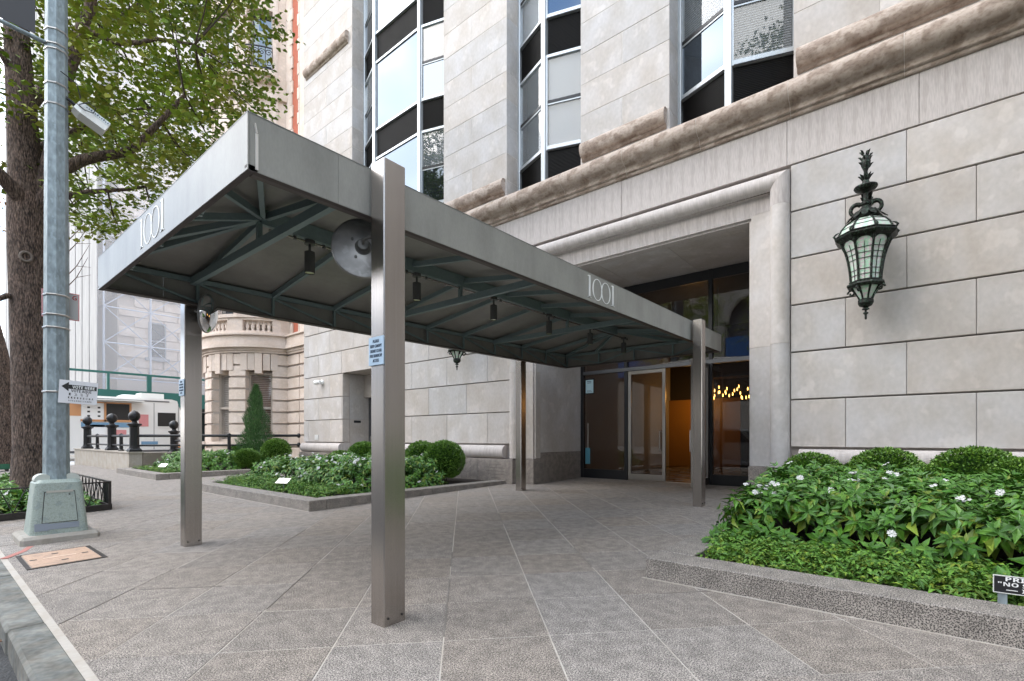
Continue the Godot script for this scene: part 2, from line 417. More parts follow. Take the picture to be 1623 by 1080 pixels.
func ground() -> void:
	var st := sm()
	box(st, Vector3(-160, -0.40, -120), Vector3(80, -0.145, 60))
	tag(obj("road", st, M.asphalt), "dark asphalt roadway beside the bluestone kerb", "road", "", "structure")
	# pavement: square granite slabs laid on the diagonal
	var pave := thing("pavement", "grey granite slab pavement laid on the diagonal", "pavement", Vector3.ZERO, 0.0, "", "structure")
	pave.rotation.x = asin(0.02)
	st = sm()
	box(st, Vector3(-26.5, -0.25, -8.70), Vector3(7, -0.0022, -0.53))
	box(st, Vector3(-6.46, -0.25, -10.75), Vector3(-2.14, -0.0024, -8.71))
	obj("joint_bed", st, M.grout_light, pave)
	var c := sqrt(0.5)
	var pu := 0.6165; var pv := 0.613; var gap := 0.0035
	var full := sm()
	var hu := pu / 2.0 - gap; var hv := pv / 2.0 - gap
	cbox(full, Transform3D(Basis(Vector3(-c, 0, -c), Vector3.UP, Vector3(c, 0, -c)), Vector3(0, -0.03, 0)), Vector3(hu, 0.03, hv), 0.003)
	var full_mesh := done(full)
	var cand := []
	for i in range(-14, 42):
		for j in range(-46, 20):
			var u := 2.22 + pu * (i + 0.5); var v := -0.12 + pv * (j + 0.5)
			var ctr := Vector2(-c * u + c * v, -c * u - c * v)
			var poly := PackedVector2Array()
			for s in [[-1, -1], [1, -1], [1, 1], [-1, 1]]:
				var a: float = u + hu * s[0]; var b: float = v + hv * s[1]
				poly.append(Vector2(-c * a + c * b, -c * a - c * b))
			for zone in [[Vector2(-26.5, -8.62), Vector2(7, -0.575)], [Vector2(-6.47, -10.55), Vector2(-2.13, -8.623)]]:
				var p := clip(poly, zone[0], zone[1])
				if p.size() < 3: continue
				var area := 0.0
				for k in p.size(): area += p[k].cross(p[(k + 1) % p.size()]) / 2.0
				if absf(area) < 0.0003: continue
				var d := seen(Vector3(ctr.x, gy(ctr.y), ctr.y))
				cand.append([d if d > 0 else 99.0, ctr, p, absf(area) > hu * hv * 3.995, i * 100 + j])
	cand.sort_custom(func(a, b): return a[0] < b[0])
	var rest := sm()
	var n := 0
	for e in cand:
		rng.seed = 7000 + e[4]
		var m: Material = M["slab%d" % [0, 0, 1, 2, 3, 4, 5, 0][rng.randi() % 8]]
		var dy := rng.randf_range(-0.0008, 0.0014)
		if e[0] < 13.0 and n < 296:
			n += 1
			if e[3]:
				put("slab", full_mesh, m, pave, Transform3D(Basis(Vector3(1, 0, rng.randf_range(-1, 1)).normalized(), rng.randf_range(-0.002, 0.002)), Vector3(e[1].x, dy, e[1].y)))
			else:
				var s2 := sm(); var pts := []
				for q in e[2]: pts.append(Vector3(q.x, dy, q.y))
				ngon(s2, pts, Vector3(0, -0.05, 0)); obj("slab", s2, m, pave)
		else:
			var pts := []
			for q in e[2]: pts.append(Vector3(q.x, dy, q.y))
			ngon(rest, pts, Vector3(0, -0.03, 0))
	var far := obj("slab_field", rest, M.slab0, pave)
	far.set_meta("kind", "stuff")
	# short dark stretches where the joints have opened
	st = sm()
	for s in [[2.9, -0.12, 1.1], [4.4, -0.12, 0.5], [6.3, 0.493, 0.8], [3.5, -1.346, 1.0], [5.4, -1.959, 0.9], [4.2, 1.106, 0.7], [3.4, -2.572, 0.9]]:
		var a := Vector2(-c * s[0] + c * s[1], -c * s[0] - c * s[1]); var b2: Vector2 = a + Vector2(-c, -c) * s[2]
		bar(st, Vector3(a.x, -0.0012, a.y), Vector3(b2.x, -0.0012, b2.y), 0.009, 0.008)
	for s in [[3.453, 1.4, 0.9], [4.0695, -2.5, 0.6]]:
		var a := Vector2(-c * s[0] + c * s[1], -c * s[0] - c * s[1]); var b2: Vector2 = a + Vector2(c, -c) * s[2]
		bar(st, Vector3(a.x, -0.0012, a.y), Vector3(b2.x, -0.0012, b2.y), 0.008, 0.008)
	obj("open_joint", st, M.grout_dark, pave)
	# kerb
	var kerb := thing("kerb", "blue grey bluestone kerb along the roadway", "kerb", Vector3.ZERO, 0.0, "", "structure")
	st = sm(); box(st, Vector3(-26.5, -0.2, -0.5745), Vector3(7, 0.0085, -0.546)); obj("mortar_strip", st, M.grout_kerb, kerb)
	var x := -4.33 - 1.72 * 13
	for i in 20:
		rng.seed = 300 + i
		var o := block(kerb, "kerb_stone", Vector3(x + 0.005, -0.30, -0.545), Vector3(x + 1.715, 0.010 + rng.randf_range(-0.003, 0.003), -0.36 + rng.randf_range(-0.006, 0.006)), M.kerb, 0.018)
		o.rotation.y = rng.randf_range(-0.002, 0.002)
		x += 1.72
	# across the side street
	st = sm(); box(st, Vector3(-120, -0.2, -60), Vector3(-37.5, 0.0, -0.5))
	tag(obj("far_pavement", st, M.concrete), "pale concrete pavement across the side street", "pavement", "", "structure")
	st = sm()
	for i in 9: box(st, Vector3(-36.6 + i * 1.1, -0.146, -6.5), Vector3(-36.0 + i * 1.1, -0.141, -3.2))
	tag(obj("road_markings", st, M.white), "white crosswalk bars on the side street", "road marking", "", "structure")

# ---------- the apartment house ----------
var house: Node3D

func stone(k := -1) -> Material:
	return M["stone%d" % (rng.randi() % 6 if k < 0 else k)]

func roll_profile() -> Array:   # [distance from the opening, z]
	var p := [[0.0, -8.86], [0.0, -8.685], [0.035, -8.68], [0.04, -8.635], [0.33, -8.615]]
	for k in 11:
		var a := PI * k / 10.0
		p.append([0.47 - 0.14 * cos(a), -8.57 + 0.15 * sin(a)])
	p.append([0.612, -8.66])
	return p

func jamb_piece(side: int, y0: float, y1: float) -> void:
	var st := sm(); var p := roll_profile(); st.set_smooth_group(2)
	for i in p.size() - 1:
		var f := func(e, y): return Vector3(-4.3 + side * (2.18 + e[0]), y, e[1])
		if i < 5: st.set_smooth_group(-1)
		else: st.set_smooth_group(2)
		var o := Vector3(-4.3 + side * 2.45, (y0 + y1) / 2, -9.0)
		q4o(st, f.call(p[i], y0), f.call(p[i + 1], y0), f.call(p[i + 1], y1), f.call(p[i], y1), o)
	obj("portal_jamb", st, stone(), house)

func lintel_piece(side: int, y0: float, xin: float) -> void:   # L shaped corner stone of the portal
	var st := sm(); var p := roll_profile()
	for i in p.size() - 1:
		if i < 5: st.set_smooth_group(-1)
		else: st.set_smooth_group(2)
		var a: Array = p[i]; var b: Array = p[i + 1]
		var f := func(e, y): return Vector3(-4.3 + side * (2.18 + e[0]), y, e[1])
		var g := func(e): return Vector3(xin, 4.72 + e[0], e[1])
		var o := Vector3(-4.3 + side * 2.45, 4.9, -9.0)
		q4o(st, f.call(a, y0), f.call(b, y0), f.call(b, 4.72 + b[0]), f.call(a, 4.72 + a[0]), o)
		if i < 5: st.set_smooth_group(-1)
		else: st.set_smooth_group(3)
		q4o(st, f.call(a, 4.72 + a[0]), f.call(b, 4.72 + b[0]), g.call(b), g.call(a), Vector3(xin + side * 1.0, 4.9, -9.0))
	obj("portal_lintel", st, M.stain, house)

func courses(x0: float, x1: float, mirrored: bool) -> void:
	var yc := [1.05, 1.778, 2.503, 3.225, 3.942, 4.662, 5.385]
	for i in 6:
		var cuts := [x0]
		var first: float = -0.8 if i % 2 == 0 else -0.11
		for n in range(-2, 12):
			var xj := first + 1.38 * n
			if mirrored: xj = -8.6 - xj
			if xj > x0 + 0.2 and xj < x1 - 0.2: cuts.append(xj)
		cuts.append(x1); cuts.sort()
		for k in cuts.size() - 1:
			rng.seed = 40 + i * 50 + k + (900 if mirrored else 0)
			var a: float = cuts[k]; var b: float = cuts[k + 1]
			var yb: float = yc[i] + 0.011; var yt: float = yc[i + 1] - 0.011
			if mirrored and i < 3:    # the service doorway
				if a > -13.95 and b < -11.4: continue
				if a < -13.95 and b > -13.95: b = -13.95
				elif a < -11.4 and b > -11.4: a = -11.4
				elif a >= -13.95 and a < -11.4: a = -11.4
				if b - a < 0.05: continue
			var dz := rng.randf_range(-0.002, 0.002)
			block(house, "stone_block", Vector3(a + 0.0025, yb, -8.80), Vector3(b - 0.0025, yt, ZW + dz), stone(), 0.007)

func moulding(called: String, poly: PackedVector2Array, x0: float, x1: float, y: float, z: float, m: Material, parent: Node) -> void:   # poly: (outwards, up)
	var st := sm()
	extrude(st, poly, Vector3(x0, y, z), Vector3.BACK, Vector3.UP, Vector3(x1 - x0, 0, 0), true, true)
	obj(called, st, m, parent)

func arc(cx: float, cy: float, r: float, a0: float, a1: float, n: int, ry := -1.0) -> PackedVector2Array:
	var p := PackedVector2Array()
	for k in n + 1:
		var a := deg_to_rad(lerpf(a0, a1, float(k) / n))
		p.append(Vector2(cx + r * cos(a), cy + (ry if ry > 0 else r) * sin(a)))
	return p

func building() -> void:
	house = thing("apartment_building", "pale limestone apartment house with bay windows, moulded entrance portal and granite plinth", "building")
	# masses behind the facing stones
	var st := sm()
	box(st, Vector3(-16.38, 0.0, -20), Vector3(-13.97, 6.6, -8.62)); box(st, Vector3(-13.97, 3.3, -20), Vector3(-11.38, 6.6, -8.62))
	box(st, Vector3(-11.38, 0.0, -20), Vector3(-6.75, 6.6, -8.62)); box(st, Vector3(-1.85, 0.0, -20), Vector3(5.2, 6.6, -8.62))
	box(st, Vector3(-6.75, 5.02, -20), Vector3(-1.85, 6.6, -8.72)); box(st, Vector3(-13.97, 0.0, -20), Vector3(-11.38, 3.3, -10.4))
	obj("wall_core", st, M.joint, house)
	st = sm(); box(st, Vector3(-16.38, 6.6, -20), Vector3(5.2, 18.0, -9.35)); obj("room_wall", st, M.room, house)
	st = sm(); box(st, Vector3(-16.5, 18.0, -20), Vector3(5.3, 18.6, -8.5)); obj("roof", st, M.stone0, house)
	courses(-1.50, 4.6, false)
	courses(-16.38, -7.10, true)
	# frieze above the rustication
	var xs := [-16.38, -14.4, -11.7, -9.4, -7.1, -4.35, -1.55, 0.02, 1.4, 4.6]
	for k in xs.size() - 1:
		rng.seed = 600 + k
		block(house, "stone_block", Vector3(xs[k] + 0.002, 5.396, -8.80), Vector3(xs[k + 1] - 0.002, 6.09, ZW + rng.randf_range(-0.002, 0.002)), M.stain, 0.005)
	# portal
	rng.seed = 77
	for s in [-1, 1]:
		jamb_piece(s, 0.74, 2.648); jamb_piece(s, 2.652, 4.798)
		lintel_piece(s, 4.802, -4.3 - 0.28 - 0.002 if s < 0 else -4.3 - 0.28 + 0.002)
	st = sm(); box(st, Vector3(-6.47, 0.75, -8.88), Vector3(-6.0, 0.76, -8.87))
	# plinth
	var px := [-16.4, -14.9, -13.95]
	for k in 2: block(house, "plinth_block", Vector3(px[k] + 0.002, 0.0, -8.9), Vector3(px[k + 1] - 0.002, 0.715, -8.40), M.plinth)
	px = [-11.4, -10.6, -9.25, -7.98, -6.91]
	for k in 4: block(house, "plinth_block", Vector3(px[k] + 0.002, 0.0, -8.9), Vector3(px[k + 1] - 0.002, 0.715, -8.40), M.plinth)
	px = [-1.69, -0.55, 0.8, 2.2, 3.6]
	for k in 4: block(house, "plinth_block", Vector3(px[k] + 0.002, 0.0, -8.9), Vector3(px[k + 1] - 0.002, 0.715, -8.40), M.plinth)
	block(house, "plinth_block", Vector3(-6.905, 0.0, -8.86), Vector3(-6.482, 0.735, -8.60), M.plinth); block(house, "plinth_block", Vector3(-2.118, 0.0, -8.86), Vector3(-1.695, 0.735, -8.60), M.plinth)
	# cut lines of the cornerstone inscription
	st = sm()
	for k in 5:
		rng.seed = 95 + k
		var w: float = [0.34, 0.50, 0.56, 0.42, 0.22][k]
		var x := -7.42 - w / 2
		while x < -7.42 + w / 2:
			var l := rng.randf_range(0.02, 0.06)
			box(st, Vector3(x, 0.585 - k * 0.075, -8.402), Vector3(x + l, 0.597 - k * 0.075, -8.3985)); x += l + 0.012
	obj("inscription", st, M.granite_dark, house)
	# rolled base moulding
	var base := arc(0.02, 0.15, 0.14, -75, 80, 8, 0.155); base.append(Vector2(-0.3, 0.31)); base.append(Vector2(-0.3, 0.0)); base.append(Vector2(0.02, 0.0))
	for s in [[-16.38, -13.96], [-11.39, -9.62], [-9.615, -7.22], [-1.38, 0.35], [0.355, 2.1], [2.105, 4.5]]: moulding("base_moulding", base, s[0], s[1], 0.722, ZW - 0.01, M.stain, house)
	# recess walls and soffit
	for s in [-1, 1]:
		var xa: float = -4.3 + s * 2.18; var xb: float = xa + s * 0.3
		rng.seed = 50 + s
		for e in [[0.0, 0.862, M.plinth, ZG - 0.25, -8.862], [0.866, 2.965, stone(), ZG - 0.25, -8.862], [2.969, 4.99, stone(), ZG - 0.25, -8.862]]:
			block(house, "reveal_stone", Vector3(minf(xa, xb), e[0], e[3]), Vector3(maxf(xa, xb), e[1], e[4]), e[2], 0.003)
	for k in 3:
		rng.seed = 60 + k
		block(house, "soffit_stone", Vector3(-6.478 + k * 1.453, 4.725, ZG - 0.2), Vector3(-6.482 + (k + 1) * 1.453, 5.0, -8.862), stone(), 0.003)
	# main cornice
	var cor := PackedVector2Array([Vector2(-0.25, 0), Vector2(0.03, 0), Vector2(0.045, 0.03), Vector2(0.045, 0.055), Vector2(0.075, 0.06)])
	cor.append_array(arc(0.16, 0.10, 0.075, 200, 90, 4)); cor.append_array(arc(0.12, 0.335, 0.155, -70, 75, 9, 0.17)); cor.append(Vector2(0.02, 0.525)); cor.append(Vector2(-0.25, 0.53))
	var core := PackedVector2Array()
	for v in cor: core.append(Vector2(v.x - 0.006, clampf(v.y, 0.004, 0.526)))
	moulding("cornice_mortar", core, -16.45, 4.6, 6.095, ZW, M.mortar, house)
	var x := -16.45
	while x < 4.5:
		moulding("cornice_stone", cor, x, minf(x + 1.353, 4.6), 6.095, ZW, M.soot, house); x += 1.36
	# piers
	var piers := [[-16.38, -13.42, 17.9], [-9.30, -7.20, 12.6], [-5.25, -3.41, 12.6], [-1.46, 0.66, 12.6], [4.6, 5.2, 6.7]]
	var band := PackedVector2Array([Vector2(-0.05, 0), Vector2(0.03, 0), Vector2(0.035, 0.06), Vector2(0.06, 0.065)])
	band.append_array(arc(0.05, 0.215, 0.095, -72, 80, 8, 0.15)); band.append(Vector2(-0.05, 0.375))
	for i in 4:
		var a: float = piers[i][0]; var b: float = piers[i][1]; var mid := (a + b) / 2 + (0.0 if i != 1 else -0.05)
		var y := 6.632; var k := 0
		while y < piers[i][2] - 0.1:
			var yt := 7.06 + 0.62 * k
			rng.seed = 1000 + i * 100 + k
			if k % 2 == 0: block(house, "pier_stone", Vector3(a, y + 0.0025, -9.30), Vector3(b, yt - 0.0025, ZW + rng.randf_range(-0.0015, 0.0015)), stone(), 0.006)
			else:
				block(house, "pier_stone", Vector3(a, y + 0.0025, -9.30), Vector3(mid - 0.002, yt - 0.0025, ZW + rng.randf_range(-0.0015, 0.0015)), stone(), 0.006)
				block(house, "pier_stone", Vector3(mid + 0.002, y + 0.0025, -9.30), Vector3(b, yt - 0.0025, ZW + rng.randf_range(-0.0015, 0.0015)), stone(), 0.006)
			y = yt; k += 1
		if y < 17.5: block(house, "pier_stone", Vector3(a, y + 0.004, -9.30), Vector3(b, 18.0, ZW), M.stone0, 0.006)
		st = sm(); box(st, Vector3(a + 0.004, 6.64, -9.29), Vector3(b - 0.004, y - 0.02, ZW - 0.006)); obj("pier_joint", st, M.mortar, house)
		moulding("pier_band", band, a + 0.05, b - 0.05, 6.73, ZW - 0.002, M.soot, house)
	for y in [13.45, 16.35]: moulding("pier_band", band, -16.2, -13.62, y, ZW - 0.002, M.soot, house)
	# bays
	bay(-7.20, -5.25, false); bay(-3.41, -1.46, false); bay(-13.42, -9.30, true); bay(0.66, 4.60, true)
	# service doorway
	block(house, "reveal_stone", Vector3(-14.2, 0.0, -10.4), Vector3(-13.953, 1.78, -8.81), M.stone1, 0.003); block(house, "reveal_stone", Vector3(-14.2, 1.784, -10.4), Vector3(-13.953, 3.22, -8.81), M.stone3, 0.003)
	block(house, "reveal_stone", Vector3(-11.397, 0.0, -10.4), Vector3(-11.2, 3.22, -8.81), M.stone2, 0.003)
	block(house, "lintel_stone", Vector3(-13.948, 3.236, -10.39), Vector3(-11.402, 3.296, -8.815), M.stone1, 0.003)
	block(house, "reveal_stone", Vector3(-13.95, 2.505, -10.35), Vector3(-11.4, 3.23, -9.32), M.stone4, 0.003); block(house, "reveal_stone", Vector3(-12.35, 0.0, -10.35), Vector3(-11.4, 2.50, -9.32), M.stone2, 0.003)
	st = sm(); box(st, Vector3(-13.945, 0.1, -9.6), Vector3(-12.355, 2.495, -9.50))
	var door := obj("service_door", st, M.grey_frame, house)
	st = sm(); box(st, Vector3(-13.72, 0.45, -9.499), Vector3(-12.6, 2.25, -9.492)); obj("door_pane", st, M.black, door)
	st = sm(); tube(st, [Vector3(-13.8, 1.25, -9.47), Vector3(-13.8, 1.05, -9.47)], 0.012); obj("door_handle", st, M.steel_bright, door)
	st = sm(); cb(st, Vector3(-13.951, 1.68, -9.2), Vector3(-13.93, 1.75, -8.95)); obj("door_plaque", st, M.dark_frame, house)
	st = sm()
	for k in 4: box(st, Vector3(-15.62, 1.14 + k * 0.042, ZW), Vector3(-15.40, 1.165 + k * 0.042, ZW + 0.018))
	obj("wall_vent", st, M.white, house)
	entrance()

func facet(a: Vector2, b: Vector2, y0: float, style: int) -> void:   # one leaf of a bay: dark spandrel below, window above
	var d := (b - a); var w := d.length(); d /= w
	var t := Transform3D(Basis(Vector3(d.x, 0, d.y), Vector3.UP, Vector3(-d.y, 0, d.x)), Vector3(a.x, y0, a.y))
	if t.basis.z.z < 0: t.basis.z = -t.basis.z
	# spandrel
	var st := sm(); tbox(st, t, Vector3(0, 0.0, -0.10), Vector3(w, 0.80, -0.052))
	var sp := obj("spandrel", st, M.louver, house)
	st = sm()
	for k in 26: hexa(st, t * Vector3(0.035, 0.03 + k * 0.029, -0.050), t * Vector3(w - 0.035, 0.03 + k * 0.029, -0.050), t * Vector3(w - 0.035, 0.036 + k * 0.029, -0.030), t * Vector3(0.035, 0.036 + k * 0.029, -0.030), t.basis * Vector3(0, 0.004, 0))
	obj("louver", st, M.louver, sp)
	# frame
	st = sm()
	for e in [[0.0, 0.79, w, 0.86], [0.0, 2.78, w, 2.84], [0.0, 0.86, 0.035, 2.78], [w - 0.035, 0.86, w, 2.78]]: tbox(st, t, Vector3(e[0], e[1], -0.06), Vector3(e[2], e[3], 0.012))
	var fr := obj("window", st, M.alu, house)
	st = sm(); tbox(st, t, Vector3(0.036, 0.785, 0.013), Vector3(w - 0.036, 0.80, 0.02)); obj("sill_gasket", st, M.rail_dark, fr)
	if style == 0:    # one large light
		st = sm(); tbox(st, t, Vector3(0.035, 0.86, -0.03), Vector3(w - 0.035, 2.78, -0.018)); obj("pane", st, M.sky_glass, fr)
		return
	st = sm(); tbox(st, t, Vector3(0.035, 1.80, -0.05), Vector3(w - 0.035, 1.86, 0.004)); obj("meeting_rail", st, M.rail_dark, fr)
	for e in [[0.86, 0.89], [1.77, 1.80]]: st = sm(); tbox(st, t, Vector3(0.036, e[0], -0.045), Vector3(w - 0.036, e[1], -0.005)); obj("sash", st, M.alu, fr)
	for k in 2:
		var ya: float = 0.89 if k == 0 else 1.86; var yb: float = 1.77 if k == 0 else 2.78
		st = sm(); tbox(st, t, Vector3(0.035, ya, -0.03), Vector3(w - 0.035, yb, -0.022))
		var has_blind := style >= 2 or (style == 1 and k == 1)
		obj("pane", st, M.glass if has_blind else M.sky_glass, fr)
		if has_blind:
			st = sm()
			var n := 22
			if style == 3:
				tbox(st, t, Vector3(0.05, ya, -0.075), Vector3(w - 0.05, yb, -0.07)); obj("blind", st, M.blind, fr); continue
			for i in n:
				var y := lerpf(ya, yb, (i + 0.5) / n)
				hexa(st, t * Vector3(0.05, y - 0.016, -0.060), t * Vector3(w - 0.05, y - 0.016, -0.060), t * Vector3(w - 0.05, y + 0.014, -0.085), t * Vector3(0.05, y + 0.014, -0.085), t.basis * Vector3(0, 0.002, 0.002))
			obj("blind", st, M.blind, fr)

func bay(x0: float, x1: float, wide: bool) -> void:
	var ze := -8.99; var zf := -8.64; var xm := (x0 + x1) / 2
	var pts := []
	if wide: pts = [Vector2(x0, ze), Vector2(xm - 1.02, zf), Vector2(xm + 1.02, zf), Vector2(x1, ze)]
	else: pts = [Vector2(x0, ze), Vector2(xm, zf), Vector2(x1, ze)]
	for k in 4:
		var y := 6.60 + 2.84 * k
		for i in pts.size() - 1:
			var style := 1
			if wide: style = 0 if i == 1 else 1
			elif x0 < -5: style = [[2, 3, 1, 2], [2, 2, 1, 3]][0][k] if i == 0 else [3, 1, 2, 3][k]
			else: style = [0, 1, 1, 2][k] if i == 0 else 2
			if not wide and x0 > -5 and i == 0 and k == 0: style = 4
			var a: Vector2 = pts[i]; var b: Vector2 = pts[i + 1]
			var d := (b - a).normalized() * 0.045
			facet(a + d, b - d, y, mini(style, 4) if style != 4 else 1)
	for p in pts:
		var st := sm(); var h := 0.055
		cb(st, Vector3(p.x - h, 6.58, p.y - 0.09), Vector3(p.x + h, 17.95, p.y + 0.045), 0.012)
		obj("mullion", st, M.alu, house)

# ---------- entrance glazing and lobby ----------
func entrance() -> void:
	var gl := thing("entrance_glazing", "dark framed glass entrance screen with two steel doors under the stone portal", "entrance")
	var y0 := 0.213
	var st := sm()
	for x in [-6.44, -5.255, -3.335, -2.16]: st = sm(); cb(st, Vector3(x - 0.04, y0, ZG - 0.05), Vector3(x + 0.04, 4.72, ZG + 0.05), 0.003); obj("post", st, M.dark_frame, gl)
	for e in [[-6.40, -5.295], [-3.295, -2.2]]: st = sm(); cb(st, Vector3(e[0], y0, ZG - 0.045), Vector3(e[1], y0 + 0.22, ZG + 0.045), 0.003); obj("bottom_rail", st, M.dark_frame, gl)
	st = sm(); cb(st, Vector3(-6.40, 4.50, ZG - 0.045), Vector3(-2.2, 4.715, ZG + 0.045), 0.003)
	obj("head_rail", st, M.dark_frame, gl)
	st = sm(); cb(st, Vector3(-6.40, 2.745, ZG - 0.045), Vector3(-2.2, 2.83, ZG + 0.055), 0.004); obj("transom", st, M.grey_frame, gl)
	var panes := [[-6.40, -5.295, 0.43, 2.745], [-3.295, -2.2, 0.43, 2.745], [-6.40, -5.295, 2.83, 4.50], [-5.215, -3.375, 2.83, 4.50], [-3.295, -2.2, 2.83, 4.50]]
	for e in panes:
		st = sm(); box(st, Vector3(e[0], e[2], ZG - 0.008), Vector3(e[1], e[3], ZG + 0.008)); obj("pane", st, M.glass_dark, gl)
	# doors: one shut, one standing open outwards
	for k in 2:
		var t := Transform3D(Basis(), Vector3(-5.21, y0 + 0.01, ZG)) if k == 0 else Transform3D(Basis(Vector3.UP, -PI / 2 + 0.03), Vector3(-3.375, y0 + 0.01, ZG + 0.06))
		if k == 1: t.basis = Basis(Vector3(-0.02, 0, 1).normalized(), Vector3.UP, Vector3(1, 0, 0.02).normalized())
		var w := 0.90
		st = sm()
		for e in [[0.0, 0.0, 0.075, 2.52], [w - 0.075, 0.0, w, 2.52], [0.075, 2.44, w - 0.075, 2.52], [0.075, 0.0, w - 0.075, 0.14]]:
			cbox(st, t * Transform3D(Basis(), Vector3((e[0] + e[2]) / 2, (e[1] + e[3]) / 2, 0)), Vector3((e[2] - e[0]) / 2, (e[3] - e[1]) / 2, 0.024), 0.003)
		var door := obj("door", st, M.steel_bright, gl)
		st = sm(); tbox(st, t, Vector3(0.07, 0.13, -0.006), Vector3(w - 0.07, 2.45, 0.006)); obj("door_pane", st, M.glass_dark, door)
		for s in [-1, 1]:
			st = sm(); var x := w - 0.11
			tube(st, [t * Vector3(x, 0.70, s * 0.026), t * Vector3(x, 0.70, s * 0.07), t * Vector3(x, 1.12, s * 0.07), t * Vector3(x, 1.12, s * 0.026)], 0.016, 8, false)
			obj("door_handle", st, M.steel_bright, door)
	st = sm(); tube(st, [Vector3(-6.26, 0.75, ZG + 0.06), Vector3(-6.26, 1.55, ZG + 0.06)], 0.012); obj("pull_bar", st, M.steel_bright, gl)
	st = sm(); cb(st, Vector3(-6.33, 0.55, ZG + 0.05), Vector3(-6.20, 0.95, ZG + 0.075)); obj("card_holder", st, mt(lin(0.10, 0.30, 0.38), 0.4), gl)
	st = sm(); cb(st, Vector3(-6.37, 2.27, ZG + 0.010), Vector3(-6.11, 2.66, ZG + 0.018)); var nt := obj("notice", st, M.dark_frame, gl)
	st = sm(); box(st, Vector3(-6.345, 2.30, ZG + 0.018), Vector3(-6.135, 2.62, ZG + 0.022)); obj("paper", st, mt(lin(0.45, 0.62, 0.66), 0.6), nt)
	st = sm()
	for k in 2: box(st, Vector3(-6.31 + 0.01 * k, 2.575 - 0.035 * k, ZG + 0.0222), Vector3(-6.19, 2.59 - 0.035 * k, ZG + 0.0235))
	for k in 3: box(st, Vector3(-6.31, 2.36 - 0.018 * k, ZG + 0.0222), Vector3(-6.20 + 0.02 * k, 2.366 - 0.018 * k, ZG + 0.0235))
	obj("print_line", st, M.sign_ink, nt)
	# lobby
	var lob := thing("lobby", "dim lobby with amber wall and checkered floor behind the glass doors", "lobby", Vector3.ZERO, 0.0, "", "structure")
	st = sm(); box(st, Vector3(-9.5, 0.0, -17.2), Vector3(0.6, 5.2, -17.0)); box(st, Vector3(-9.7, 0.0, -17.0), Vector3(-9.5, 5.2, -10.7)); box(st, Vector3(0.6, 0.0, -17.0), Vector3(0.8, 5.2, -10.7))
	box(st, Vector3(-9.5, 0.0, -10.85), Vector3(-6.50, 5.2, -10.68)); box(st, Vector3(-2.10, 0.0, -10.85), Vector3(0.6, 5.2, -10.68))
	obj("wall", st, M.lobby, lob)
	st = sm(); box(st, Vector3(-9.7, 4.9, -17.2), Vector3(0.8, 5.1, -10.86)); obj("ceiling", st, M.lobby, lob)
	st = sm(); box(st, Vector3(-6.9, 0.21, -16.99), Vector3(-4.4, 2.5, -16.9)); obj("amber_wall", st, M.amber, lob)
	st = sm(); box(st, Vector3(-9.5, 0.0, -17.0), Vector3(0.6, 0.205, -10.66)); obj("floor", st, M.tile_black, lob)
	var ft := sm(); box(ft, Vector3(-0.225, 0, -0.225), Vector3(0.225, 0.006, 0.225)); var fm := done(ft)
	for i in 10:
		for j in 12:
			if (i + j) % 2 == 0: put("floor_tile", fm, M.tile_white, lob, Transform3D(Basis(), Vector3(-6.4 + i * 0.455, 0.206, -11.0 - j * 0.455)))
	var ch := thing("chandelier", "wide chandelier of glowing clear bulbs hanging in the lobby", "chandelier", Vector3(-3.0, 0, -12.6))
	st = sm(); box(st, Vector3(-1.1, 2.66, -0.25), Vector3(1.1, 2.70, 0.25)); 
	for s in [-0.8, 0.8]: tube(st, [Vector3(s, 2.7, 0), Vector3(s, 4.9, 0)], 0.012, 6)
	obj("frame", st, M.dark_frame, ch)
	var bs := sm(); lathe(bs, [[0.0, -0.045], [0.010, -0.035], [0.013, -0.01], [0.008, 0.03], [0.0, 0.04]], 8, Transform3D(), true); var bm := done(bs)
	var rs := sm(); tube(rs, [Vector3(0, 0.035, 0), Vector3(0, 0.5, 0)], 0.004, 5); var rm := done(rs)
	for i in 44:
		rng.seed = 4000 + i
		var p := Vector3(-1.05 + (i % 18) * 0.124 + rng.randf_range(-0.04, 0.04), 2.34 + rng.randf_range(-0.18, 0.16), -0.18 + (i / 18) * 0.18)
		put("bulb", bm, M.bulb, ch, Transform3D(Basis(), p)); put("stem", rm, M.dark_frame, ch, Transform3D(Basis().scaled(Vector3(1, (2.66 - p.y - 0.03) / 0.48, 1)), p))
	var cl := OmniLight3D.new(); cl.name = "chandelier_glow"; cl.position = Vector3(0, 2.2, 0); cl.light_color = Color(1.0, 0.74, 0.42); cl.light_energy = 0.045; cl.light_size = 0.5; cl.omni_range = 12; cl.shadow_enabled = true
	ch.add_child(cl)
	var wall_lamp := thing("added_wall_lamp", "added amber lamp that brightens the amber lobby wall", "lamp", Vector3(-5.5, 2.35, -15.9))  # unseen lamp, added to light the amber wall
	st = sm(); lathe(st, [[0.0, -0.1], [0.12, -0.08], [0.12, 0.28], [0.0, 0.3]], 12); obj("shade", st, M.bulb, wall_lamp)
	var wl := OmniLight3D.new(); wl.name = "washer_glow"; wl.position = Vector3(0, -0.2, 0); wl.light_color = Color(1.0, 0.78, 0.45); wl.light_energy = 0.14; wl.light_size = 0.2; wl.omni_range = 10; wl.shadow_enabled = true
	wall_lamp.add_child(wl)

# ---------- canopy ----------
func cy(z: float) -> float: return 2.60 + 0.0155 * (-1.1 - z)   # lower edge of the valance

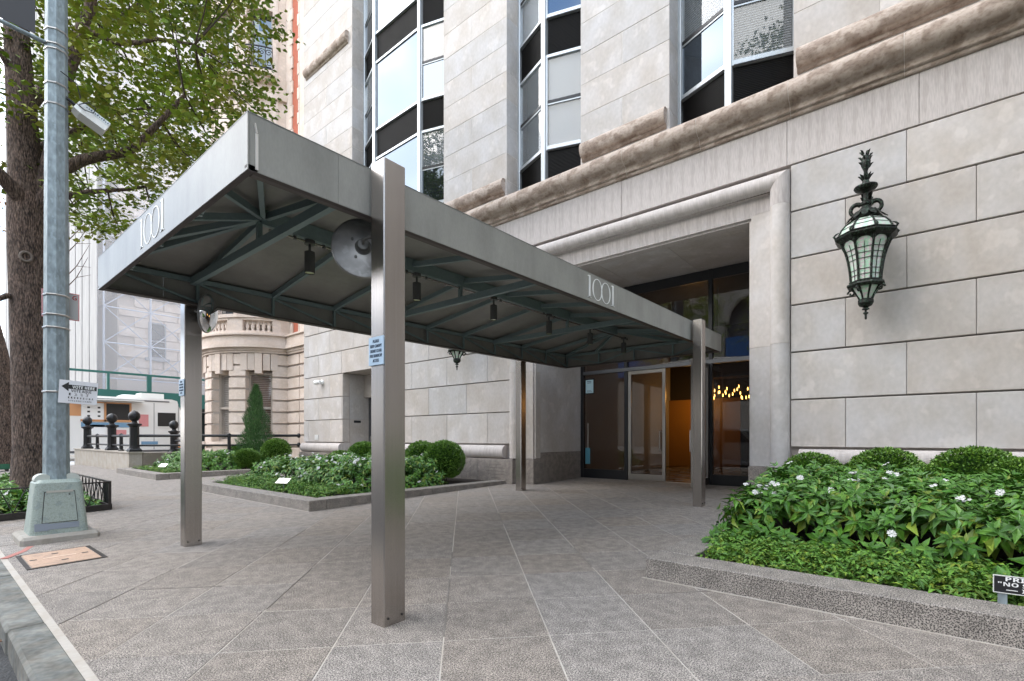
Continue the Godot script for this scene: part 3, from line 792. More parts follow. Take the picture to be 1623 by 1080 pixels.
func numeral_one(st: SurfaceTool, x: float, h: float, f: Callable) -> void:   # f(x, y) -> point on the cloth, pulled along its normal
	var w := h * 0.135
	f.call(st, [Vector2(x - w / 2, 0), Vector2(x + w / 2, 0), Vector2(x + w / 2, h), Vector2(x - w / 2, h)])
	f.call(st, [Vector2(x - w * 1.45, 0), Vector2(x + w * 1.45, 0), Vector2(x + w / 2, h * 0.055), Vector2(x - w / 2, h * 0.055)])
	f.call(st, [Vector2(x - w * 1.5, h * 0.945), Vector2(x - w / 2, h * 0.93), Vector2(x - w / 2, h), Vector2(x - w * 0.9, h * 0.985)])

func numeral_zero(st: SurfaceTool, x: float, h: float, f: Callable) -> void:
	var n := 36; var a := h * 0.455; var b := h * 0.50
	for k in n:
		var p := []
		for e in [[k, 1], [k + 1, 1], [k + 1, 0], [k, 0]]:
			var an: float = TAU * e[0] / n
			var th: float = h * (0.035 + 0.06 * absf(cos(an)))
			var ra: float = a - (0.0 if e[1] else th); var rb: float = b - (0.0 if e[1] else h * 0.032)
			p.append(Vector2(x + cos(an) * ra, h * 0.48 + sin(an) * rb))
		f.call(st, p)

func numerals(parent: Node, o: Vector3, ax: Vector3, ay: Vector3, n: Vector3, h: float) -> void:
	var f := func(st: SurfaceTool, p: Array):
		hexa(st, o + ax * p[0].x + ay * p[0].y, o + ax * p[1].x + ay * p[1].y, o + ax * p[2].x + ay * p[2].y, o + ax * p[3].x + ay * p[3].y, n * 0.0022)
	var st := sm(); numeral_one(st, -h * 1.10, h, f); obj("numeral", st, M.white, parent)
	st = sm(); numeral_zero(st, -h * 0.40, h, f); obj("numeral", st, M.white, parent)
	o += n * 0.0006
	f = func(s2: SurfaceTool, p: Array):
		hexa(s2, o + ax * p[0].x + ay * p[0].y, o + ax * p[1].x + ay * p[1].y, o + ax * p[2].x + ay * p[2].y, o + ax * p[3].x + ay * p[3].y, n * 0.0022)
	st = sm(); numeral_zero(st, h * 0.40, h, f); obj("numeral", st, M.white, parent)
	st = sm(); numeral_one(st, h * 1.10, h, f); obj("numeral", st, M.white, parent)

func canopy() -> void:
	var cn := thing("entrance_canopy", "long grey cloth entrance canopy numbered 1001 on brushed steel posts", "canopy")
	var xl := -5.98; var xr := -2.69; var zf := -1.10; var zb := -9.12; var xm := -4.335
	var H := 0.30; var st := sm()
	var up := func(x, z, h): return Vector3(x, cy(z) + h, z)
	# valances, each sewn from lengths of cloth
	st = sm(); hexa(st, up.call(xl, zf, 0), up.call(xr, zf, 0), up.call(xr, zf, H), up.call(xl, zf, H), Vector3(0, 0, -0.01)); obj("valance", st, M.cloth, cn)
	for x in [xr, xl]:
		var cuts := [zf - 0.011, -1.62, -5.2, zb]
		for k in 3:
			st = sm(); var off := Vector3(-0.008 if x == xr else 0.008, 0, 0)
			hexa(st, up.call(x, cuts[k] - 0.001, 0.0), up.call(x, cuts[k + 1] + 0.001, 0.0), up.call(x, cuts[k + 1] + 0.001, H), up.call(x, cuts[k] - 0.001, H), off)
			obj("valance", st, M.cloth, cn)
	st = sm(); hexa(st, up.call(xl + 0.009, zb, 0), up.call(xr - 0.009, zb, 0), up.call(xr - 0.009, zb, H), up.call(xl + 0.009, zb, H), Vector3(0, 0, 0.008)); obj("valance", st, M.cloth, cn)
	# hipped roof
	var za := -1.9; var zc := -8.31; var R := 0.56
	var a: Vector3 = up.call(xm, za, R); var b: Vector3 = up.call(xm, zc, R)
	var off := Vector3(0, -0.008, 0)
	var c1: Vector3 = up.call(xl, zf, H + 0.004); var c2: Vector3 = up.call(xr, zf, H + 0.004); var c3: Vector3 = up.call(xr, zb, H + 0.004); var c4: Vector3 = up.call(xl, zb, H + 0.004)
	st = sm(); hexa(st, c2, c3, b, a, off); obj("roof_cloth", st, M.cloth, cn)
	st = sm(); hexa(st, c4, c1, a, b, off); obj("roof_cloth", st, M.cloth, cn)
	st = sm(); hexa(st, c1, c2, a, a + Vector3(-0.001, 0, 0), off); obj("roof_cloth", st, M.cloth, cn)
	st = sm(); hexa(st, c3, c4, b, b + Vector3(0.001, 0, 0), off); obj("roof_cloth", st, M.cloth, cn)
	# hem tubes along the lower edge
	st = sm()
	for e in [[xl, zf, xr, zf], [xl, zb, xr, zb]]: bar(st, up.call(e[0], e[1] - 0.02 * signf(e[1] + 5), 0.012), up.call(e[2], e[3] - 0.02 * signf(e[3] + 5), 0.012), 0.03, 0.03)
	for x in [xl + 0.02, xr - 0.02]: bar(st, up.call(x, zf, 0.012), up.call(x, zb, 0.012), 0.03, 0.03)
	for e in [[xl, 1.0], [xr, -1.0]]: box(st, Vector3(minf(e[0], e[0] + e[1] * 0.04), cy(zf) - 0.001, zf - 0.05), Vector3(maxf(e[0], e[0] + e[1] * 0.04), cy(zf) + 0.028, zf - 0.0105))
	obj("hem_tube", st, M.hem, cn)
	st = sm()
	for x in [xl + 0.055, xr - 0.055]: bar(st, up.call(x, zf - 0.04, 0.008), up.call(x, zb + 0.04, 0.008), 0.045, 0.02)
	bar(st, up.call(xl + 0.05, zb + 0.05, 0.008), up.call(xr - 0.05, zb + 0.05, 0.008), 0.05, 0.02)
	obj("edge_batten", st, mt(lin(0.12, 0.108, 0.10), 0.6, 0.3), cn)
	# perimeter lattice
	var zs := []
	for k in 11: zs.append(-1.12 - 0.798 * k)
	for x in [xl + 0.05, xr - 0.05]:
		st = sm(); bar(st, up.call(x, zs[0], 0.255), up.call(x, zs[10], 0.255), 0.04, 0.045); obj("top_chord", st, M.teal, cn)
		for k in 11:
			st = sm(); bar(st, up.call(x, zs[k], 0.02), up.call(x, zs[k], 0.24), 0.028, 0.028); obj("strut", st, M.teal, cn)
			if k < 10:
				st = sm(); bar(st, up.call(x, zs[k] - 0.02, 0.225), up.call(x, zs[k + 1] + 0.02, 0.035), 0.02, 0.024); obj("lattice_diagonal", st, M.teal, cn)
	for z in [zf - 0.06, zb + 0.06]:
		st = sm(); bar(st, up.call(xl + 0.07, z, 0.255), up.call(xr - 0.07, z, 0.255), 0.04, 0.045); obj("top_chord", st, M.teal, cn)
		for k in 4:
			var x0 := lerpf(xl + 0.07, xr - 0.07, k / 4.0); var x1 := lerpf(xl + 0.07, xr - 0.07, (k + 1) / 4.0)
			if k > 0: st = sm(); bar(st, up.call(x0, z, 0.02), up.call(x0, z, 0.235), 0.028, 0.028); obj("strut", st, M.teal, cn)
			st = sm()
			if k % 2 == 0: bar(st, up.call(x0 + 0.02, z, 0.225), up.call(x1 - 0.02, z, 0.035), 0.02, 0.024)
			else: bar(st, up.call(x0 + 0.02, z, 0.035), up.call(x1 - 0.02, z, 0.225), 0.02, 0.024)
			obj("lattice_diagonal", st, M.teal, cn)
	# ridge, rafters, hips, ties
	st = sm(); bar(st, up.call(xm, za + 0.02, 0.475), up.call(xm, zc - 0.02, 0.475), 0.05, 0.13); obj("ridge_beam", st, M.teal, cn)
	for k in range(1, 10):
		for x in [xl + 0.05, xr - 0.05]:
			st = sm(); bar(st, up.call(x, zs[k], 0.262), up.call(xm + signf(x - xm) * 0.03, zs[k], 0.478), 0.038, 0.055); obj("rafter", st, M.teal, cn)
	for e in [[xl + 0.06, zf - 0.07], [xr - 0.06, zf - 0.07], [-3.50, zf - 0.06], [-4.40, zf - 0.06], [-5.2, zf - 0.06]]:
		st = sm(); bar(st, up.call(e[0], e[1], 0.262), up.call(xm, za, 0.478), 0.038, 0.055); obj("hip_rafter", st, M.teal, cn)
	for e in [[xl + 0.06, zb + 0.07], [xr - 0.06, zb + 0.07], [-3.45, zb + 0.06], [-5.2, zb + 0.06]]:
		st = sm(); bar(st, up.call(e[0], e[1], 0.262), up.call(xm, zc, 0.478), 0.038, 0.055); obj("hip_rafter", st, M.teal, cn)
	for k in [1, 4, 7]:
		st = sm(); bar(st, up.call(xl + 0.07, zs[k] + 0.05, 0.238), up.call(xr - 0.07, zs[k] + 0.05, 0.238), 0.05, 0.075); obj("tie_beam", st, M.teal, cn)
		st = sm(); bar(st, up.call(xm, zs[k] + 0.05, 0.28), up.call(xm, zs[k] + 0.05, 0.42), 0.04, 0.04); obj("king_post", st, M.teal, cn)
	# lamps on a conduit below the ridge
	st = sm(); tube(st, [up.call(xm, za - 0.05, 0.385), up.call(xm, zc - 0.4, 0.385)], 0.011, 6); obj("conduit", st, M.steel, cn)
	for z in [-2.32, -3.58, -4.88, -6.15, -7.37, -8.62]:
		st = sm(); var o: Vector3 = up.call(xm, z, 0.0)
		lathe(st, [[0.0, 0.365], [0.048, 0.366], [0.048, 0.40], [0.0, 0.402]], 14, Transform3D(Basis(), o))
		tube(st, [o + Vector3(0, 0.37, 0), o + Vector3(0, 0.29, 0)], 0.012, 8)
		lathe(st, [[0.043, 0.10], [0.046, 0.102], [0.046, 0.295], [0.0, 0.298]], 16, Transform3D(Basis(), o))
		for s in [-0.14, 0.14]: var s3 := sm(); tube(s3, [o + Vector3(0, 0.37, s), o + Vector3(0, 0.40, s)], 0.018, 6); obj("conduit_clip", s3, M.lamp_grey, cn)
		var lm := obj("downlight", st, M.lamp_grey, cn)
		st = sm(); lathe(st, [[0.0, 0.106], [0.042, 0.106], [0.042, 0.112]], 14, Transform3D(Basis(), o)); obj("lens", st, M.lens, lm)
	# posts
	for e in [[-2.65, -1.82, 2.92], [-6.14, -1.82, 2.92], [-2.65, -7.56, 3.0], [-6.14, -7.56, 3.0]]:
		st = sm(); cb(st, Vector3(e[0], gy(e[1]) - 0.02, e[1] - 0.165), Vector3(e[0] + 0.138, e[2], e[1]), 0.007)
		var po := obj("post", st, M.steel, cn)
		st = sm()
		for s in [0.03, 0.135]: lathe(st, [[0.0, 0.009], [0.006, 0.007], [0.009, 0.0]], 8, Transform3D(Basis(Vector3.BACK, -PI / 2), Vector3(e[0] + 0.138, gy(e[1]) + 0.05, e[1] - s)))
		obj("bolt", st, M.rust_iron, po)
	# corner lacing
	st = sm(); bar(st, up.call(xr + 0.004, zf - 0.045, 0.01), up.call(xr + 0.004, zf - 0.045, 0.20), 0.014, 0.006); bar(st, up.call(xr + 0.004, zf - 0.045, 0.20), up.call(xr + 0.004, zf - 0.035, 0.25), 0.014, 0.006); obj("corner_lace", st, M.tie, cn)
	# house number
	var sl := Vector3(0, 0.0155, -1).normalized()
	numerals(cn, Vector3(-4.32, cy(zf) + 0.045, zf + 0.0005), Vector3.RIGHT, Vector3.UP, Vector3.BACK, 0.225)
	numerals(cn, Vector3(xr + 0.0005, cy(-4.82) + 0.04, -4.82), sl, Vector3.UP, Vector3.RIGHT, 0.235)
	numerals(cn, Vector3(xl - 0.0005, cy(-4.82) + 0.04, -4.82), -sl, Vector3.UP, Vector3.LEFT, 0.235)
	# signs on the front posts
	for k in 2:
		var xx: float = [-2.656, -6.146][k]
		var sg := thing("access_sign", ["small blue sign on the front canopy post before the long planter", "small blue sign on front canopy post beside the lamp pole"][k], "sign", Vector3(xx + 0.078, 1.735, -1.812), 0.0, "blue signs on the canopy posts")
		st = sm(); cb(st, Vector3(-0.077, -0.088, -0.004), Vector3(0.077, 0.088, 0.004), 0.002); obj("plate", st, M.sign_blue, sg)
		var i := 0
		for l in ["PLEASE", "KEEP CANOPY", "FRONT CLEAR", "FOR HANDICAP", "ACCESS"]:
			words(sg, "lettering", l, 0.019, Transform3D(Basis(), Vector3(0, 0.060 - i * 0.030, 0.0046)), M.sign_ink, "Droid Sans", true, 1.0, [0.062, 0.115, 0.115, 0.125, 0.062][i]); i += 1
	# convex mirrors hung inside the front posts
	for k in 2:
		var ctr: Vector3 = [Vector3(-2.88, 2.475, -1.92), Vector3(-5.86, 2.525, -1.98)][k]
		var face: Vector3 = [Vector3(-0.80, -0.06, -0.55), Vector3(0.62, -0.08, -0.76)][k]
		var mr := thing("convex_mirror", ["round convex mirror seen from its grey back beside the steel post", "round convex mirror with shiny face at the canopy corner post"][k], "mirror", ctr, 0.0, "convex mirrors under the canopy")
		var t := Transform3D(Basis(Quaternion(Vector3.UP, face.normalized())), Vector3.ZERO)
		st = sm(); lathe(st, [[0.20, -0.012], [0.206, -0.004], [0.206, 0.006], [0.198, 0.010]], 40, t, true)
		lathe(st, [[0.0, -0.022], [0.06, -0.020], [0.19, -0.006], [0.20, -0.004]], 40, t, true); obj("back_shell", st, M.dish, mr)
		st = sm(); var pr := []
		for i in 9: pr.append([0.198 * cos(PI / 2 * i / 8.0 ), 0.010 + 0.075 * sin(PI / 2 * i / 8.0)])
		pr[8][0] = 0.0; lathe(st, pr, 40, t, true); obj("reflector", st, M.mirror, mr)
		st = sm(); lathe(st, [[0.0, -0.075], [0.035, -0.07], [0.042, -0.05], [0.042, -0.03], [0.055, -0.022]], 20, t)
		for i in 4: lathe(st, [[0.0, -0.032], [0.008, -0.030], [0.009, -0.018]], 8, t * Transform3D(Basis(), Vector3(0.085 * cos(i * PI / 2), 0, 0.085 * sin(i * PI / 2))))
		obj("hub", st, M.lamp_grey, mr)
		st = sm(); tube(st, [t * Vector3(0, -0.06, 0), t * Vector3(0, -0.11, 0) + Vector3(0, 0.01, 0), Vector3(0.23 if k == 0 else -0.145, 0.05, 0.02)], 0.011, 8); obj("bracket", st, M.lamp_grey, mr)

# ---------- wall lanterns ----------
func lantern(label: String, x: float) -> void:
	var ln := thing("wall_lantern", label, "lantern", Vector3(x, 0, -8.05), 0.0, "bronze wall lanterns")
	var n := 8; var a0 := PI / 8
	var rp := func(k: float, r: float, y: float) -> Vector3: var an := a0 + TAU * k / n; return Vector3(cos(an) * r, y, sin(an) * r)
	# bottom finial and funnel
	var st := sm(); lathe(st, [[0.0, 2.77], [0.012, 2.78], [0.014, 2.84], [0.03, 2.85], [0.03, 2.865], [0.012, 2.875], [0.012, 2.895], [0.042, 2.905], [0.042, 2.92], [0.02, 2.93], [0.07, 2.955], [0.088, 2.99], [0.088, 3.03], [0.07, 3.045]], 16, Transform3D(), false)
	obj("bottom_finial", st, M.bronze, ln)
	st = sm()
	for k in n: q4o(st, rp.call(k, 0.068, 3.04), rp.call(k + 1, 0.068, 3.04), rp.call(k + 1, 0.158, 3.20), rp.call(k, 0.158, 3.20), Vector3(0, 3.1, 0))
	obj("funnel_glass", st, M.milk, ln)
	for k in n:
		st = sm(); tube(st, [rp.call(k, 0.07, 3.03), rp.call(k, 0.095, 3.10), rp.call(k, 0.165, 3.21)], [0.012, 0.013, 0.016], 6); obj("funnel_rib", st, M.bronze, ln)
	for k in 4:     # scrolls under the ring
		st = sm(); var pts := []
		for i in 14:
			var an := i * 0.52; var r := 0.052 - i * 0.003
			pts.append(rp.call(k * 2 + 0.0, 0.175 + r * cos(an), 3.16 + r * sin(an)))
		tube(st, pts, 0.013, 6); obj("scroll", st, M.bronze, ln)
	st = sm(); lathe(st, [[0.15, 3.195], [0.205, 3.20], [0.222, 3.225], [0.215, 3.245], [0.19, 3.25], [0.195, 3.275], [0.17, 3.285]], n, Transform3D(), false, a0)
	obj("lower_ring", st, M.bronze, ln)
	# cage: glazed panels that flare upwards
	var prof := []
	for i in 9:
		var u := i / 8.0
		prof.append([0.168 + 0.045 * u + 0.075 * u * u * u, 3.28 + 0.54 * u])
	for k in n:
		st = sm()
		for i in 8: q4o(st, rp.call(k, prof[i][0] - 0.006, prof[i][1]), rp.call(k + 1, prof[i][0] - 0.006, prof[i][1]), rp.call(k + 1, prof[i + 1][0] - 0.006, prof[i + 1][1]), rp.call(k, prof[i + 1][0] - 0.006, prof[i + 1][1]), Vector3(0, 3.5, 0))
		var pn := obj("glass_panel", st, M.milk, ln)
		st = sm()
		for i in [1, 2, 4, 5, 6]: bar(st, rp.call(k, prof[i][0], prof[i][1]), rp.call(k + 1, prof[i][0], prof[i][1]), 0.005, 0.006)
		for i in 7: bar(st, (rp.call(k, prof[i][0], prof[i][1]) + rp.call(k + 1, prof[i][0], prof[i][1])) / 2.0, (rp.call(k, prof[i + 1][0], prof[i + 1][1]) + rp.call(k + 1, prof[i + 1][0], prof[i + 1][1])) / 2.0, 0.005, 0.006)
		obj("leading", st, M.bronze, pn)
		# arched head of the panel
		st = sm()
		var tl: Vector3 = rp.call(k, prof[8][0] + 0.002, 3.82); var tr: Vector3 = rp.call(k + 1, prof[8][0] + 0.002, 3.82)
		for i in 10:
			var u0 := i / 10.0; var u1 := (i + 1) / 10.0
			var h := func(u): return 3.82 - 0.105 * (1.0 - sqrt(maxf(0.0, 1.0 - pow(2 * u - 1, 2)))) - 0.012
			var lowp := func(u): 
				var y: float = h.call(u); var f: float = (y - 3.28) / 0.54; var r: float = 0.168 + 0.045 * f + 0.075 * f * f * f + 0.002
				return (rp.call(k, r, y) as Vector3).lerp(rp.call(k + 1, r, y), u)
			hexa(st, tl.lerp(tr, u0), tl.lerp(tr, u1), lowp.call(u1), lowp.call(u0), (tl + tr).normalized() * Vector3(1, 0, 1) * 0.008)
		obj("arched_head", st, M.bronze, ln)
		st = sm(); var rib := []; var rr := []
		for i in 9: rib.append(rp.call(k, prof[i][0] + 0.004, prof[i][1])); rr.append(0.016)
		tube(st, rib, rr, 6); obj("cage_rib", st, M.bronze, ln)
	# rim and dome
	st = sm(); lathe(st, [[0.27, 3.805], [0.30, 3.81], [0.34, 3.835], [0.362, 3.86], [0.362, 3.875], [0.335, 3.885], [0.345, 3.90], [0.325, 3.915], [0.30, 3.92]], n, Transform3D(), false, a0); obj("rim", st, M.bronze, ln)
	var dome := [[0.305, 3.918], [0.275, 3.985], [0.225, 4.045], [0.165, 4.09], [0.125, 4.105]]
	for k in n:
		st = sm()
		for i in 4: q4o(st, rp.call(k, dome[i][0], dome[i][1]), rp.call(k + 1, dome[i][0], dome[i][1]), rp.call(k + 1, dome[i + 1][0], dome[i + 1][1]), rp.call(k, dome[i + 1][0], dome[i + 1][1]), Vector3(0, 3.8, 0))
		var dp := obj("dome_panel", st, M.milk, ln)
		st = sm()
		for i in [1, 2]: bar(st, rp.call(k, dome[i][0] + 0.003, dome[i][1]), rp.call(k + 1, dome[i][0] + 0.003, dome[i][1]), 0.006, 0.006)
		obj("leading", st, M.bronze, dp)
		st = sm(); var pts := []
		for e in dome: pts.append(rp.call(k, e[0] + 0.006, e[1]))
		tube(st, pts, 0.012, 6); obj("dome_rib", st, M.bronze, ln)
		st = sm(); tube(st, [rp.call(k, 0.35, 3.88), rp.call(k, 0.37, 3.91), rp.call(k, 0.345, 3.94), rp.call(k, 0.31, 3.96)], [0.012, 0.016, 0.012, 0.005], 6); obj("rim_leaf", st, M.bronze, ln)
	# crown, acanthus leaves, saucer and finial
	st = sm(); lathe(st, [[0.13, 4.10], [0.16, 4.105], [0.165, 4.13], [0.125, 4.145], [0.15, 4.17], [0.135, 4.20], [0.09, 4.225], [0.06, 4.26], [0.035, 4.29], [0.05, 4.31], [0.05, 4.34], [0.028, 4.36], [0.028, 4.45], [0.055, 4.47], [0.12, 4.505], [0.135, 4.53], [0.13, 4.545], [0.09, 4.56], [0.05, 4.58], [0.03, 4.64]], 20, Transform3D(), false); obj("crown_stem", st, M.bronze, ln)
	for k in 12:
		st = sm(); var an := TAU * k / 12
		var d := Vector3(cos(an), 0, sin(an)); var s := Vector3(-sin(an), 0, cos(an)) * 0.03
		q4(st, d * 0.12 + Vector3(0, 4.21, 0) - s, d * 0.19 + Vector3(0, 4.13, 0) - s * 1.3, d * 0.19 + Vector3(0, 4.13, 0) + s * 1.3, d * 0.12 + Vector3(0, 4.21, 0) + s)
		q4(st, d * 0.19 + Vector3(0, 4.13, 0) - s * 1.3, d * 0.235 + Vector3(0, 4.09, 0) - s * 0.2, d * 0.235 + Vector3(0, 4.10, 0) + s * 0.2, d * 0.19 + Vector3(0, 4.13, 0) + s * 1.3)
		obj("crown_leaf", st, M.bronze, ln)
	# scroll bracket back to the wall, with leaves along its spine
	st = sm(); var sp := []; var sr := []
	for i in 22:
		var u := i / 21.0; var an := lerpf(2.9, -1.25, u)
		sp.append(Vector3(0.0, 4.27 + 0.21 * sin(an), -0.20 + 0.19 * cos(an) - 0.10 * u)); sr.append(lerpf(0.022, 0.045, u))
	tube(st, sp, sr, 8); tube(st, [Vector3(0, 4.08, -0.28), Vector3(0, 4.04, -0.40), Vector3(0, 4.05, -0.50)], [0.045, 0.05, 0.07], 8)
	tube(st, [Vector3(0, 4.54, -0.04), Vector3(0, 4.57, -0.22), Vector3(0, 4.56, -0.50)], [0.02, 0.024, 0.03], 8)
	lathe(st, [[0.0, 0.0], [0.05, 0.004], [0.05, 0.02], [0.0, 0.03]], 12, Transform3D(Basis(Vector3.RIGHT, PI / 2), Vector3(0, 4.56, -0.50)))
	obj("wall_bracket", st, M.bronze, ln)
	for i in range(2, 21, 2):
		st = sm(); var p: Vector3 = sp[i]; var o := (p - Vector3(0, 4.22, -0.24)).normalized()
		for s in [-1.0, 1.0]:
			var w := Vector3(s * 0.05, 0, 0)
			q4(st, p, p + w + o * 0.02, p + w * 1.3 + o * 0.075, p + o * 0.06)
		obj("acanthus_leaf", st, M.bronze, ln)
	for k in 2:
		st = sm(); var s := -1.0 if k == 0 else 1.0; var pts := []; var rr := []
		for i in 16:
			var an := 2.4 - i * 0.36; var r := 0.10 - i * 0.005
			pts.append(Vector3(s * (0.115 + r * cos(an) * 0.8), 4.25 + r * sin(an), -0.03)); rr.append(0.032 - i * 0.001)
		tube(st, pts, rr, 6); obj("side_scroll", st, M.bronze, ln)
	for k in 8:
		st = sm(); var an := TAU * k / 8; var d := Vector3(cos(an), 0, sin(an))
		tube(st, [Vector3(0, 4.62, 0) + d * 0.02, Vector3(0, 4.68, 0) + d * 0.055, Vector3(0, 4.70, 0) + d * 0.085], [0.014, 0.016, 0.004], 5); obj("finial_leaf", st, M.bronze, ln)
	st = sm(); lathe(st, [[0.03, 4.64], [0.022, 4.74], [0.03, 4.77], [0.05, 4.82], [0.055, 4.87], [0.042, 4.93], [0.03, 4.96]], 12, Transform3D(), true); obj("finial", st, M.bronze, ln)
	for k in 14:
		st = sm(); rng.seed = 200 + k
		var an := TAU * k / 14 * 3.0; var y := 4.78 + 0.016 * k; var d := Vector3(cos(an), 0.25, sin(an))
		tube(st, [Vector3(0, y, 0) + d * 0.035, Vector3(0, y + 0.035, 0) + d * 0.062, Vector3(0, y + 0.04, 0) + d * 0.085], [0.014, 0.013, 0.003], 5); obj("finial_leaf", st, M.bronze, ln)

# ---------- plants ----------
func leaf_mesh(l: float, w: float, fold: float, droop: float, out := 0.0, st: SurfaceTool = null, t := Transform3D()) -> SurfaceTool:   # pointed leaf along +z from its stalk
	if st == null: st = sm()
	st.set_smooth_group(-1)
	var c0 := t * Vector3(0, 0, out); var c1 := t * Vector3(0, -droop * 0.25, out + l * 0.45); var c2 := t * Vector3(0, -droop, out + l)
	var a := t * Vector3(-w / 2, fold, out + l * 0.38); var b := t * Vector3(w / 2, fold, out + l * 0.38)
	t3(st, c0, c1, a); t3(st, a, c1, c2); t3(st, c0, b, c1); t3(st, b, c2, c1)
	return st

func tinted(st: SurfaceTool, c: Color) -> void: st.set_color(c)

func bush_mesh(sd: int, leaves: int, size: float, squash: float, cols: Array, lump := 0.035) -> ArrayMesh:   # ball of small leaves round a dark core, radius 1
	rng.seed = sd
	var n := noise(1.6, 3, 0, sd)
	var st := sm()
	for i in leaves:
		var y := rng.randf_range(-0.92, 1.0); var a := rng.randf() * TAU; var r := sqrt(1.0 - y * y)
		var d := Vector3(r * cos(a), y, r * sin(a))
		var rad: float = (1.0 + n.get_noise_3dv(d * 3.0) * lump * 2.0) * rng.randf_range(0.90, 1.02)
		var p := d * rad; p.y *= squash
		var z := (d + Vector3(rng.randf_range(-1, 1), rng.randf_range(-0.5, 1.1), rng.randf_range(-1, 1)) * 0.8).normalized()
		var b := Basis.looking_at(-z, Vector3(rng.randf_range(-1, 1), 1, rng.randf_range(-1, 1)).normalized())
		var c: Color = cols[rng.randi() % cols.size()] * rng.randf_range(0.75, 1.25); tinted(st, c)
		var l := size * rng.randf_range(0.7, 1.25)
		leaf_mesh(l, l * 0.62, l * 0.10, l * 0.12, 0.0, st, Transform3D(b, p))
	return done(st)

func whorl_mesh(sd: int, n: int, l0: float, cols: Array, tall := 0.05) -> ArrayMesh:   # rosette of pointed leaves
	rng.seed = sd
	var st := sm()
	for i in n:
		var tier := i % 3
		var b := Basis(Vector3.UP, i * 2.4 + rng.randf_range(-0.3, 0.3)) * Basis(Vector3.RIGHT, [0.35, 0.0, -0.45][tier] + rng.randf_range(-0.25, 0.25))
		tinted(st, (cols[rng.randi() % cols.size()] as Color) * rng.randf_range(0.8, 1.25))
		var l := l0 * rng.randf_range(0.7, 1.15) * (1.0 - 0.18 * tier)
		leaf_mesh(l, l * 0.44, l * 0.07, l * 0.22, l * 0.12, st, Transform3D(b, Vector3(0, (tier - 1) * tall * 0.5, 0)))
	return done(st)

func flower_mesh() -> ArrayMesh:
	var st := sm()
	for k in 5:
		var t := Transform3D(Basis(Vector3.UP, TAU * k / 5) * Basis(Vector3.RIGHT, -0.12), Vector3.ZERO)
		var p := [Vector3(0, 0, 0.002), Vector3(-0.012, 0.006, 0.014), Vector3(-0.013, -0.001, 0.029), Vector3(0, -0.005, 0.024), Vector3(0.013, -0.001, 0.029), Vector3(0.012, 0.006, 0.014)]
		for i in range(1, 5): t3(st, t * p[0], t * p[i], t * p[i + 1])
	return done(st)

var GREENS := [Color(0.055, 0.155, 0.012), Color(0.080, 0.20, 0.018), Color(0.040, 0.12, 0.012), Color(0.10, 0.225, 0.024), Color(0.060, 0.16, 0.022), Color(0.05, 0.15, 0.014), Color(0.17, 0.24, 0.03)]
var COVER := [Color(0.085, 0.20, 0.022), Color(0.11, 0.235, 0.026), Color(0.06, 0.155, 0.022), Color(0.17, 0.26, 0.024)]
var BOX := [Color(0.085, 0.185, 0.022), Color(0.11, 0.225, 0.026), Color(0.15, 0.27, 0.032), Color(0.06, 0.14, 0.018)]

func inside(p: Vector2, poly: PackedVector2Array) -> bool: return Geometry2D.is_point_in_polygon(p, poly)

# a bed of flowers: f(x, z) gives the height of the leaf surface or -1 outside
func flower_bed(label: String, lo: Vector2, hi: Vector2, f: Callable, step: float, l0: float, flowers: int, sd: int, spots: Array = []) -> void:
	var bed := thing("impatiens_bed", label, "flower bed")
	var ms := []
	for k in 6: ms.append(whorl_mesh(sd + k, 9, l0, GREENS))
	var tops := []; var rest := []
	rng.seed = sd + 50
	var x := lo.x
	while x < hi.x:
		var z := lo.y
		while z < hi.y:
			var p := Vector2(x + rng.randf_range(-0.5, 0.5) * step, z + rng.randf_range(-0.5, 0.5) * step)
			var h: float = f.call(p.x, p.y)
			if h > 0.0:
				var dx: float = f.call(p.x + 0.04, p.y); var dz: float = f.call(p.x, p.y + 0.04)
				var nrm := Vector3(-(dx - h) if dx > 0 else 0.05, 0.06, -(dz - h) if dz > 0 else 0.06).normalized()
				var q := Quaternion(Vector3.UP, nrm)
				var t := Transform3D(Basis(q) * Basis(Vector3.UP, rng.randf() * TAU), Vector3(p.x, h + rng.randf_range(-0.035, 0.03), p.y))
				tops.append([seen(t.origin), t])
				for k in 2: rest.append(Transform3D(t.basis * Basis(Vector3.UP, 1.0 + k) * Basis(Vector3.RIGHT, rng.randf_range(-0.4, 0.4)), t.origin - nrm * (0.055 + 0.06 * k) + Vector3(rng.randf_range(-0.04, 0.04), 0, rng.randf_range(-0.04, 0.04))))
			z += step
		x += step
	tops.sort_custom(func(a, b): return (a[0] if a[0] > 0 else 99.0) < (b[0] if b[0] > 0 else 99.0))
	for i in tops.size():
		if i < 280 and tops[i][0] > 0: put("leaf_whorl", ms[i % 6], M.leaf, bed, tops[i][1])
		else: rest.append(tops[i][1])
	scatter(bed, "foliage", ms, rest, M.leaf)
	var fm := flower_mesh()
	rng.seed = sd + 99
	for i in flowers:
		var e: Array = tops[rng.randi() % tops.size()]
		var o: Vector3 = e[1].origin
		if i < spots.size(): o = Vector3(spots[i].x, f.call(spots[i].x, spots[i].y), spots[i].y)
		if o.y < 0.05: continue
		for k in (2 if i % 3 == 0 else 1):
			put("flower", fm, M.petal, bed, Transform3D(Basis(Quaternion(Vector3.UP, Vector3(rng.randf_range(-0.7, 0.9), 1, rng.randf_range(-0.2, 1.5)).normalized()) * Quaternion(Vector3.UP, rng.randf() * TAU)).scaled(Vector3.ONE * rng.randf_range(0.85, 1.25)), o + Vector3(rng.randf_range(0.03, 0.06) * k, 0.045 + rng.randf_range(0, 0.03), rng.randf_range(-0.05, 0.04) * k)))

